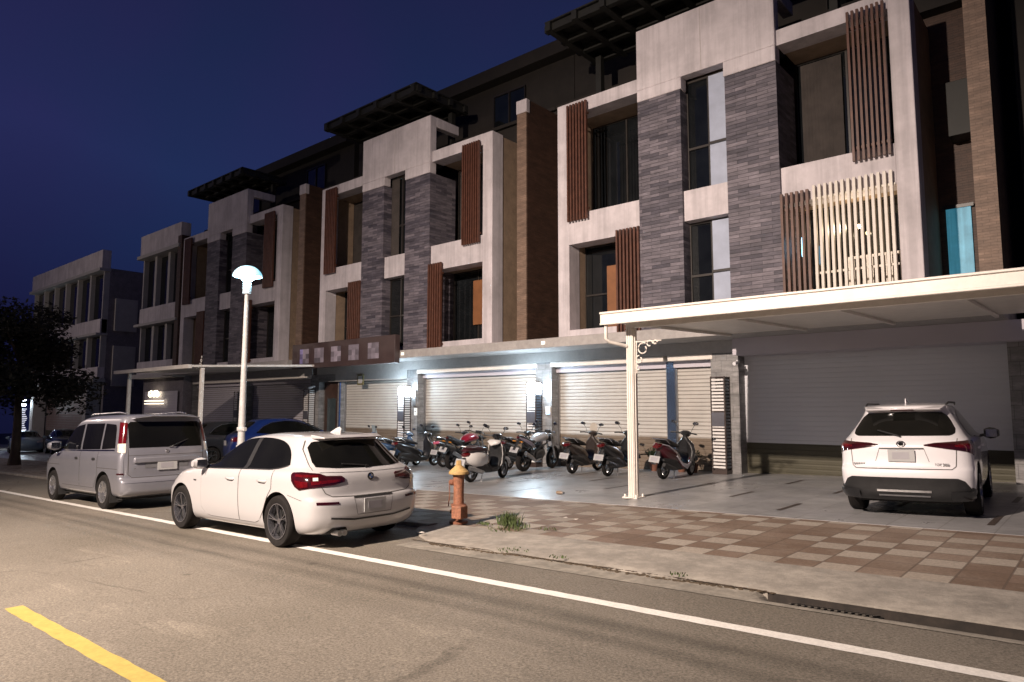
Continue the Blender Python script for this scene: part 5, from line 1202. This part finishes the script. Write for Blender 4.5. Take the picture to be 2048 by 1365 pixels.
# ---- simpler sedans parked further back
def sedan(label, P, H=1.46, L=4.6, W=.90, van_=False, name='parked_car', tail=True, group='cars parked around the forecourt'):
    c = empty(name, label=label, cat='car', group=group)
    k = H / 1.46; l = L / 4.6
    rows = [(.20, .20, 4.35, .78, .4, .5, 3, 2.6), (.28, .05, 4.5, .86, .4, .6, 3.4, 2.6), (.5, .0, 4.6, .895, .4, .7, 3.6, 2.6), (.68, .02, 4.58, .90, .4, .8, 3.6, 2.5), (.82, .05, 4.45, .895, .4, .9, 3.4, 2.4), (.92, .08, 4.15, .875, .4, .9, 3.2, 2.4), (.98, .12, 3.75, .845, .4, .85, 3, 2.4), (1.02, .20, 3.35, .80, .42, .75, 2.9, 2.5),
            (1.12, .38, 3.05, .74, .42, .6, 2.8, 2.6), (1.22, .55, 2.82, .69, .42, .5, 2.8, 2.7), (1.32, .70, 2.58, .635, .42, .5, 2.8, 2.8), (1.39, .78, 2.38, .59, .45, .45, 2.7, 2.8), (1.425, .85, 2.2, .55, .5, .5, 2.6, 2.6), (1.45, 1.1, 2.0, .45, .4, .4, 2.4, 2.4), (1.46, 1.35, 1.75, .25, .2, .2, 2, 2)]
    rows = [(z*k, a*l, b*l, w_*W/.90, e*l, f*l, g, h) for z, a, b, w_, e, f, g, h in rows]
    mb = car_body(rows, 3, 12, 30); sh = Shell(mb)
    finish_body(mb, 'body', P, c, ((.9*l, .33), (3.65*l, .33)), .38, W, .3)
    S = lambda pts: [(a*l, z*k) for a, z in pts]
    for side, sgn in (('L', 1), ('R', -1)):
        q = MB(); sh.patch(q, side, .82*l, 3.2*l, S([(.82, 1.02), (1.2, .985), (3.2, .965)]), S([(.82, 1.04), (1.05, 1.2), (1.35, 1.32), (1.8, 1.37), (2.2, 1.345), (2.6, 1.22), (3.2, .98)]), .006, 40, 8, f=lin); q.build('side_window', M_cglass, c)
        q = MB(); sh.line(q, side, S([(.86, 1.06), (1.05, 1.21), (1.35, 1.335), (1.8, 1.385), (2.2, 1.36), (2.6, 1.235), (3.15, 1.0)]), .016, .008); q.build('window_trim', M_steel, c)
        for x0, x1 in ((2.0*l, 3.05*l), (1.25*l, 1.98*l)):
            q = MB(); sh.patch(q, side, x0, x1, [(x0, .34 if x0 > 1.5 else .40), (x1, .34)], [(x0, .95*k), (x1, .95*k)], .0045, 16, 10, f=lin); d = q.build('door', P, c)
            p = sh.hit(side, x0+.15, .86*k, 0); MB().box(x0+.1, x0+.28, p.y, p.y+sgn*.03, .85*k, .875*k).build('handle', P, d, bevel=.006)
        s = sgn; q = MB(); sh.cpatch(q, s, -.30, .22, [(-.30, .80*k), (0, .78*k), (.22, .84*k)], [(-.30, .88*k), (0, .92*k), (.22, .90*k)], .012, 20, 5); q.build('tail_light', M_red if tail else M_redd, c)
        q = MB(); sh.patch(q, 'F', *sorted((s*W*.90, s*.5)), sorted([(s*.5, .66*k), (s*W*.90, .70*k)]), sorted([(s*.5, .76*k), (s*W*.90, .82*k)]), .008, 12, 5, f=lin); sh.patch(q, side, 4.0*l, 4.3*l, [(4.0*l, .76*k), (4.3*l, .70*k)], [(4.0*l, .82*k), (4.3*l, .80*k)], .008, 8, 4, f=lin); q.build('headlight', M_lampclear, c)
        mirror(c, 2.95*l, s*W*.92, .97*k, P, s)
    q = MB(); sh.patch(q, 'B', -.62, .62, [(-.62, 1.04*k), (.62, 1.04*k)], [(-.62, 1.12*k), (-.5, 1.36*k), (.5, 1.36*k), (.62, 1.12*k)], .006, 24, 8, f=lin); q.build('rear_window', M_cglass, c)
    q = MB(); sh.patch(q, 'F', -.66, .66, [(-.66, 1.03*k), (.66, 1.03*k)], [(-.66, 1.15*k), (-.5, 1.36*k), (.5, 1.36*k), (.66, 1.15*k)], .006, 24, 8, f=lin); q.build('windscreen', M_cglass, c)
    plate(c, -.005, 0, .74*k, .36, .17)
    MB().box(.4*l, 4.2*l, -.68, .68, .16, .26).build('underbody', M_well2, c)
    for x in (.9*l, 3.65*l):
        for s in (1, -1): wheel(c, x, s*(W-.11), .33, .33, .215, .22, 5, M_steel, s)
    return c
c = sedan('deep blue car nosed up to the garages behind the street lamp pole', paint('deep blue paint', (.007, .020, .105)), H=1.72, L=4.9); place(c, -23.75, 12.1, radians(74), FZ)
c = sedan('black car with a pale roof edge under the small canopy, left of the blue car', paint('black car paint', (.02, .02, .024)), H=1.66, L=4.5); place(c, -27.3, 12.1, radians(84), FZ)
c = sedan('pale blue grey saloon parked far away at left beside the tree', paint('pale blue paint', (.20, .28, .33)), H=1.45, L=4.5); place(c, -55.8, 14.3, radians(-12), 0)
c = sedan('dark saloon parked far away behind the pale blue one', paint('dark car paint', (.018, .018, .028)), H=1.5, L=4.6); place(c, -50.0, 14.8, radians(-10), 0)

# ------------------------------------------------------------------ scooters and motorcycles
def two_wheel(parent, x, R, wd, mrim, name='wheel', steer=0, disc=True, y=0.):
    wv = empty(name, (x, y, R)); wv.parent = parent; wv.rotation_euler = (0, 0, steer)
    t = MB(); n = 28
    prof = [(R*.70, -wd/2*.8), (R*.86, -wd/2), (R*.96, -wd/2*.7), (R, 0), (R*.96, wd/2*.7), (R*.86, wd/2), (R*.70, wd/2*.8)]
    t.lathe(prof, axis='y', n=n, cap=False); t.lathe([(R*.70, wd/2*.8), (R*.70, -wd/2*.8)], axis='y', n=n, cap=False); t.build('tyre', M_tyre, wv)
    r = MB(); r.lathe([(R*.71, -wd/2*.7), (R*.62, -wd*.3), (R*.62, wd*.3), (R*.71, wd/2*.7)], axis='y', n=n, cap=False); r.lathe([(R*.16, -wd*.4), (R*.18, 0), (R*.16, wd*.4)], axis='y', n=12)
    for k in range(5):
        a = 2*pi*k/5; r.loft([(R*.1*cos(a), 0, R*.1*sin(a), .016, .02), (R*.66*cos(a), 0, R*.66*sin(a), .012, .016)], up=(0,1,0), n=8)
    r.build('rim', mrim, wv)
    if disc: q = MB(); q.lathe([(R*.42, wd*.5), (R*.42, wd*.56), (R*.2, wd*.56), (R*.2, wd*.5)], axis='y', n=24); q.build('brake_disc', M_steel, wv)
    return wv
def bike_mirrors(c, x, z, w_, hgt, mat=M_black, tilt=0.):
    for s in (1, -1):
        m = MB(); m.tube([(x, s*w_, z), (x+.01, s*(w_+.03), z+hgt*.5), (x-.01, s*(w_+.10), z+hgt)], .006, 6)
        m.loft([(x-.01, s*(w_+.05), z+hgt+.015, .012, .022), (x-.015, s*(w_+.09), z+hgt+.03, .016, .036), (x-.015, s*(w_+.15), z+hgt+.035, .016, .036), (x-.01, s*(w_+.19), z+hgt+.03, .010, .022)], n=12)
        o = m.build('mirror', mat, c)
        MB().lathe([(.034, 0), (.034, .002)], (x-.034, s*(w_+.12), z+hgt+.032), axis='x', n=14).build('mirror_glass', M_chrome, o)
def scooter(label, P, P2=None, seatm=None, retro=False, plateM=None, topbox=False, size=1., mirrorM=None, lamp=M_red, front=None):
    P2 = P2 or M_black; seatm = seatm or pm('scooter seat vinyl', (.016, .014, .014), .5, var=.2)
    c = empty('scooter', label=label, cat='scooter', group='scooters parked in front of the shutters')
    R = .235
    two_wheel(c, .25, R, .10, M_steel, disc=False); two_wheel(c, 1.50, R, .095, M_steel, steer=random.uniform(-.1, .35))
    b = MB()      # rear body / side panels under the seat
    if retro:
        b.loft([(-.02, 0, .56, .06, .05), (.06, 0, .56, .15, .13), (.25, 0, .52, .205, .20, 2.4), (.45, 0, .51, .20, .20, 2.4), (.62, 0, .50, .16, .18, 2.6), (.72, 0, .48, .12, .15, 3)], n=20)
    else:
        b.loft([(-.12, 0, .80, .035, .03), (-.02, 0, .74, .09, .08), (.15, 0, .66, .135, .13, 2.5), (.38, 0, .57, .155, .17, 2.6), (.60, 0, .48, .15, .18, 2.8), (.75, 0, .40, .14, .13, 3)], n=20)
    b.build('rear_body', P, c)
    f = MB()      # floorboard and belly
    f.loft([(.12, 0, .40, .09, .08, 2.6), (.30, 0, .38, .15, .13, 2.8), (.52, 0, .34, .165, .14, 3), (.72, 0, .28, .16, .10, 3), (.80, 0, .25, .15, .07, 3)], n=16)
    f.loft([(.55, 0, .27, .13, .08, 3), (.80, 0, .25, .15, .065, 4), (1.08, 0, .26, .15, .06, 4), (1.18, 0, .30, .13, .05, 3)], n=16); f.build('floorboard', P2, c)
    q = MB(); q.loft([(.70, .135, .40, .02, .03), (.85, .155, .27, .018, .035), (1.10, .155, .29, .018, .035), (1.20, .13, .46, .014, .03)], n=8); q.loft([(.70, -.135, .40, .02, .03), (.85, -.155, .27, .018, .035), (1.10, -.155, .29, .018, .035), (1.20, -.13, .46, .014, .03)], n=8); q.build('side_skirt', P if not retro else P2, c)
    s_ = MB()     # leg shield
    s_.loft([(1.16, 0, .27, .13, .04, 3), (1.22, 0, .40, .215, .055, 3), (1.235, 0, .60, .235, .06, 3), (1.20, 0, .76, .205, .07, 3), (1.16, 0, .86, .11, .06, 2.6), (1.15, 0, .92, .06, .05)], up=(1,0,0), n=20); s_.build('leg_shield', P2 if retro else (front or P), c)
    s_ = MB(); s_.loft([(1.24, 0, .36, .10, .03, 3), (1.29, 0, .55, .13, .05, 2.6), (1.27, 0, .75, .12, .05, 2.6), (1.21, 0, .87, .08, .04)], up=(1,0,0), n=18); s_.build('front_cowl', front or P, c)
    g = MB(); g.loft([(1.28, 0, .36, .055, .03), (1.34, 0, .47, .075, .05, 2.6), (1.50, 0, .51, .075, .035, 2.6), (1.66, 0, .46, .065, .03), (1.76, 0, .36, .05, .02)], n=16); g.build('front_fender', front or P, c)
    g = MB(); g.tube([(1.50, .07, .235), (1.40, .07, .46), (1.24, .045, .82)], .018, 8); g.tube([(1.50, -.07, .235), (1.40, -.07, .46), (1.24, -.045, .82)], .018, 8); g.build('fork', M_black, c)
    st = MB(); st.loft([(-.06, 0, .86 if not retro else .72, .07, .03), (.04, 0, .875 if not retro else .745, .125, .05, 2.6), (.25, 0, .85 if not retro else .76, .15, .06, 2.6), (.45, 0, .79 if not retro else .755, .15, .06, 2.6), (.62, 0, .75 if not retro else .74, .13, .05, 2.6), (.74, 0, .72 if not retro else .70, .08, .03)], n=18); st.build('seat', seatm, c)
    h = MB(); h.loft([(1.08, 0, 1.0, .07, .03), (1.13, 0, 1.015, .12, .055, 2.4), (1.19, 0, 1.01, .13, .07, 2.4), (1.26, 0, .98, .09, .07), (1.29, 0, .96, .05, .04)], n=18); h.loft([(1.16, 0, .88, .05, .05), (1.16, 0, .98, .06, .05)], n=12); h.build('handlebar_cowl', (front or P) if not retro else M_blackg, c)
    q = MB(); q.loft([(1.275, 0, .97, .055, .045), (1.30, 0, .965, .05, .04)], n=16); q.build('headlight', M_lampclear, c)
    q = MB()
    q.tube([(1.15, -.11, 1.01), (1.15, .11, 1.01)], .012, 6)
    for s in (1, -1): q.tube([(1.15, s*.10, 1.01), (1.10, s*.22, 1.02), (1.07, s*.33, 1.01)], [.016, .018, .018], 8); q.tube([(1.16, s*.18, 1.01), (1.15, s*.32, 1.00)], .006, 6)
    q.build('handle_grip', M_black, c)
    bike_mirrors(c, 1.13, 1.03, .16, random.uniform(.14, .22), mirrorM or M_black)
    q = MB()      # engine, swing arm, exhaust
    q.loft([(.25, .10, .235, .035, .05), (.45, .09, .26, .06, .08), (.62, .05, .28, .08, .09)], n=12); q.loft([(.28, -.06, .26, .05, .07), (.5, 0, .30, .10, .11)], n=12); q.build('engine', M_black, c)
    q = MB(); q.loft([(.62, -.10, .22, .03, .03), (.45, -.15, .24, .045, .045), (.10, -.16, .33, .05, .055), (-.02, -.16, .36, .04, .045)], n=14); q.build('exhaust', M_steel if retro else M_black, c)
    q = MB(); zt = .62 if retro else .74; xt = -.03 if retro else -.13
    q.loft([(xt-.015, 0, zt, .07, .035, 2.6), (xt+.03, 0, zt+.01, .10, .05, 2.6), (xt+.10, 0, zt+.02, .10, .045, 2.6)], n=16); q.build('tail_light', lamp, c)
    q = MB(); q.hexa([(.10, -.06, .50), (.10, .06, .50), (.16, .06, .50), (.16, -.06, .50), (.04, -.06, .66), (.04, .06, .66), (.12, .06, .66), (.12, -.06, .66)]) if False else q.loft([(.02, 0, zt - .05, .05, .02), (-.12, 0, .50, .06, .012), (-.20, 0, .36, .06, .010)], n=8); q.build('rear_mudguard', M_black, c)
    plate(c, -.165, 0, .47, .26, .15, .35, plateM)
    q = MB()
    for s in (1, -1): q.tube([(.26, s*.12, .80), (.05, s*.145, .90 if not retro else .80), (-.12, s*.10, .92 if not retro else .82), (-.15, 0, .925 if not retro else .825)], .011, 8)
    q.build('grab_rail', M_chrome if not retro else M_steel, c)
    q = MB(); q.tube([(.55, .10, .22), (.50, .17, .06), (.46, .19, .005)], .010, 6); q.tube([(.55, -.10, .22), (.46, -.15, .01)], .010, 6); q.build('kickstand', M_steel, c)
    if topbox: q = MB(); q.box(-.22, .12, -.19, .19, .94, 1.18); q.build('top_box', M_black, c, bevel=.03)
    c.scale = (size,)*3
    return c
def setbike(c, x, y, head, lean=0., dz=FZ):
    s = c.scale * 1.08; place(c, x, y, head, dz)
    c.matrix_world = c.matrix_world @ Matrix.Rotation(lean, 4, 'X') @ Matrix.Diagonal((*s, 1))
Pblk = paint('scooter black paint', (.014, .014, .015)); Pdr = paint('scooter dark red', (.065, .006, .012)); Pbr = paint('scooter brown black', (.035, .026, .022))
Pwh = paint('scooter white', (.62, .60, .58)); Pbl = paint('scooter blue grey', (.05, .10, .20)); Pmar = paint('maroon trim', (.12, .012, .022))
# near contact points of the rear wheels measured on the forecourt
S1 = scooter('dark red scooter with a pale side stripe, right of the carport post', Pdr, M_black, mirrorM=M_black, front=Pblk); setbike(S1, -8.38, 15.05, radians(88), .10)
q = MB()
for s in (1, -1): q.loft([(.55, s*.16, .52, .010, .014), (.80, s*.172, .33, .010, .035), (1.02, s*.172, .26, .010, .06), (1.20, s*.165, .36, .010, .03), (1.26, s*.13, .52, .008, .015)], n=8); q.loft([(-.02, s*.11, .80, .006, .012), (.2, s*.145, .76, .006, .014), (.42, s*.155, .66, .006, .010)], n=8)
q.build('side_stripe', pm('pale silver trim', (.45, .43, .47), .3), S1)
S2 = scooter('all black scooter with a folded pale plate, directly behind the carport post', Pblk); setbike(S2, -10.02, 15.15, radians(91), .06)
S3 = scooter('dark brown scooter with a round screen, between the carport post and the naked motorcycle', Pbr); setbike(S3, -11.36, 15.45, radians(93), .09)
S5 = scooter('white retro scooter with black legshield and maroon seat rail, just behind the hydrant', Pwh, M_black, pm('maroon black seat', (.045, .010, .014), .4), retro=True, plateM=None); setbike(S5, -11.98, 12.1, radians(96), .10)
q = MB()
for s in (1, -1): q.tube([(1.16, s*.10, .92), (1.13, s*.20, .78), (1.14, s*.22, .60), (1.15, s*.20, .40), (1.18, s*.12, .28)], .010, 6)
q.build('shield_trim', Pwh, S5)
q = MB(); q.loft([(.95, 0, .80, .02, .02), (1.02, 0, .86, .16, .05, 3), (1.10, 0, .90, .17, .04, 3)], n=14); q.build('glove_shelf', Pwh, S5)
S6 = scooter('black scooter with a yellow plate, half hidden behind the white retro scooter', Pblk, plateM=pm('yellow plate', (.62, .44, .08), .45)); setbike(S6, -14.15, 16.0, radians(95), .05)
S7 = scooter('black scooter with a white plate leaning left of the red motorcycle', Pblk, mirrorM=M_black); setbike(S7, -17.75, 14.8, radians(87), .10)
S8 = scooter('dark scooter with a silver rail, against the hatchback roof line', Pbl, M_black); setbike(S8, -18.5, 14.6, radians(85), .12)
S9 = scooter('blue grey scooter with a tall pale screen, farthest left of the scooters', Pbl, M_black); setbike(S9, -20.9, 14.9, radians(78), .06)
q = MB(); q.hexa([(1.22, -.16, 1.0), (1.22, .16, 1.0), (1.24, .16, 1.0), (1.24, -.16, 1.0), (1.14, -.14, 1.3), (1.14, .14, 1.3), (1.155, .14, 1.3), (1.155, -.14, 1.3)]); q.build('screen', pm('scooter screen', (.3, .36, .38), .2), S9, bevel=.01)
q = MB(); q.lathe([(.12, 0), (.12, .006)], (1.20, 0, 1.16), axis='x', n=22); q.tube([(1.2, 0, 1.04), (1.2, 0, 1.1)], .01, 6); q.build('round_screen', pm('clear round screen', (.42, .38, .33), .2), S3)
S10 = scooter('dark scooter with a pink cloth on its tail, left of the red motorcycle', Pblk, lamp=M_rose); setbike(S10, -16.75, 15.7, radians(92), .08)

def motorcycle(label, Pt, Ptail, scale=1., tailup=.0):
    c = empty('motorcycle', label=label, cat='motorcycle', group='motorcycles parked among the scooters')
    R = .305
    two_wheel(c, .30, R, .16, M_black); two_wheel(c, 1.66, R, .12, M_black, steer=.1)
    q = MB(); q.loft([(.62, 0, .80, .10, .05), (.75, 0, .86, .15, .10, 2.4), (.95, 0, .91, .18, .125, 2.4), (1.12, 0, .92, .165, .115, 2.4), (1.24, 0, .90, .11, .08)], n=22); q.build('fuel_tank', Pt, c)
    q = MB(); q.loft([(-.02, 0, .96 + tailup, .04, .03), (.08, 0, .94 + tailup, .08, .045), (.28, 0, .86, .12, .06, 2.4), (.50, 0, .80, .12, .05, 2.4), (.70, 0, .81, .10, .05)], n=18); q.build('seat', pm('motorcycle seat', (.016, .014, .014), .55), c)
    q = MB()
    for s in (1, -1): q.loft([(-.02, s*.05, .92+tailup, .02, .02), (.20, s*.11, .84, .015, .045), (.45, s*.13, .74, .014, .05), (.60, s*.11, .66, .01, .03)], n=10)
    q.build('tail_panel', Ptail, c)
    q = MB(); q.loft([(.70, 0, .44, .13, .13, 3), (.85, 0, .46, .16, .16, 3), (1.02, 0, .46, .14, .15, 3), (1.15, 0, .50, .09, .11, 2.6)], n=16)
    for z in (.60, .635, .67): q.loft([(.90, 0, z, .12, .010, 3), (1.10, 0, z+.02, .11, .010, 3)], n=12)
    for s in (1, -1): q.lathe([(.085, 0), (.08, .03), (.05, .04)], (.88, s*.14, .44), axis='y', n=18)
    q.build('engine', pm('engine grey', (.06, .06, .062), .4, metal=.6, var=.3, scale=20), c)
    q = MB()
    for s in (1, -1):
        q.tube([(1.30, s*.04, .93), (1.15, s*.12, .75), (.85, s*.13, .66), (.62, s*.11, .52), (.58, s*.09, .36)], .022, 8); q.tube([(.62, s*.10, .52), (.45, s*.09, .68), (.15, s*.05, .88)], .014, 8); q.tube([(.60, s*.10, .38), (.30, s*.10, .31)], .026, 8)
    q.build('frame', M_black, c)
    q = MB()
    for s in (1, -1): q.tube([(1.66, s*.09, .305), (1.48, s*.09, .72), (1.36, s*.08, 1.0)], [.028, .026, .020], 10)
    q.build('fork', M_steel, c)
    q = MB(); q.loft([(1.40, 0, .50, .03, .01), (1.50, 0, .62, .06, .012), (1.68, 0, .64, .06, .012), (1.86, 0, .55, .045, .01)], n=12); q.build('front_fender', M_black, c)
    q = MB(); q.loft([(1.36, 0, .88, .06, .06), (1.44, 0, .88, .095, .095), (1.50, 0, .87, .09, .09)], n=16); q.build('headlight_shell', M_black, c); MB().lathe([(.085, 0), (.06, .02)], (1.50, 0, .87), axis='x', n=18).build('headlight', M_lampclear, c)
    q = MB(); q.tube([(1.14, .38, 1.06), (1.22, .25, 1.08), (1.32, .10, 1.03), (1.32, -.10, 1.03), (1.22, -.25, 1.08), (1.14, -.38, 1.06)], [.018, .014, .012, .012, .014, .018], 8)
    for s in (1, -1): q.tube([(1.24, s*.2, 1.07), (1.22, s*.36, 1.05)], .006, 6)
    q.box(1.28, 1.38, -.07, .07, 1.03, 1.10); q.build('handlebar', M_black, c)
    bike_mirrors(c, 1.23, 1.08, .20, .20)
    q = MB(); q.loft([(.95, -.10, .34, .025, .025), (.65, -.15, .28, .03, .03), (.40, -.19, .40, .05, .055), (.10, -.20, .52, .05, .055)], n=14); q.build('exhaust', M_steel, c)
    q = MB(); q.loft([(-.03, 0, .93+tailup, .05, .02), (-.05, 0, .93+tailup, .045, .018)], n=12); q.build('tail_light', M_red, c)
    q = MB(); q.loft([(.05, 0, .88, .05, .012), (-.12, 0, .70, .05, .010), (-.18, 0, .60, .045, .008)], n=8); q.build('rear_mudguard', M_black, c)
    for s in (1, -1): MB().loft([(-.02, s*.06, .82, .010, .010), (-.03, s*.14, .82, .018, .018), (-.03, s*.17, .82, .012, .012)], n=8).build('indicator', M_amber, c)
    q = MB(); q.tube([(.62, .12, .36), (.60, .22, .06), (.62, .24, .005)], .012, 6); q.build('kickstand', M_steel, c)
    plate(c, -.17, 0, .60, .26, .15, .5)
    c.scale = (scale,)*3; return c
m1 = motorcycle('black naked motorcycle with a silver grey tank, between the retro scooter and brown scooter', pm('tank silver', (.36, .36, .38), .3, .3, var=.05, coat=1.), pm('tail mauve', (.20, .18, .24), .3, coat=1.)); setbike(m1, -13.12, 15.4, radians(93), .12)
m2 = motorcycle('motorcycle with a glossy crimson tank and round mirrors, left of the retro scooter', paint('crimson tank', (.20, .008, .022)), M_black); setbike(m2, -15.55, 14.9, radians(94), .14)

# ------------------------------------------------------------------ light: the sodium street light across the road (outside the picture), aimed as its lens throws it
WARM = (1.0, .825, .70)
l = lamp('street_light_across_road', 'SPOT', (-6.9, -8.3, 9.2), 40000, WARM, shadow_soft_size=.16, spot_size=radians(90), spot_blend=1.)
aim(l, (-10.8, 9.8, -1.5))
lamp('street_light_spill', 'POINT', (-6.9, -8.3, 9.2), 1500, WARM, shadow_soft_size=.3)
l2 = lamp('far_left_fill_light', 'POINT', (-50.0, -3.0, 7.0), 2300, WARM, shadow_soft_size=.16)  # unseen fill, added to brighten the far left houses
lamp('balcony_bulb_light', 'POINT', (X1(8.35), 17.40, 4.30), 34, (1., .80, .56), shadow_soft_size=.05)
for o in bpy.data.objects:
    if o.type == 'LIGHT' and not o.get('kind'): o['kind'] = 'structure'
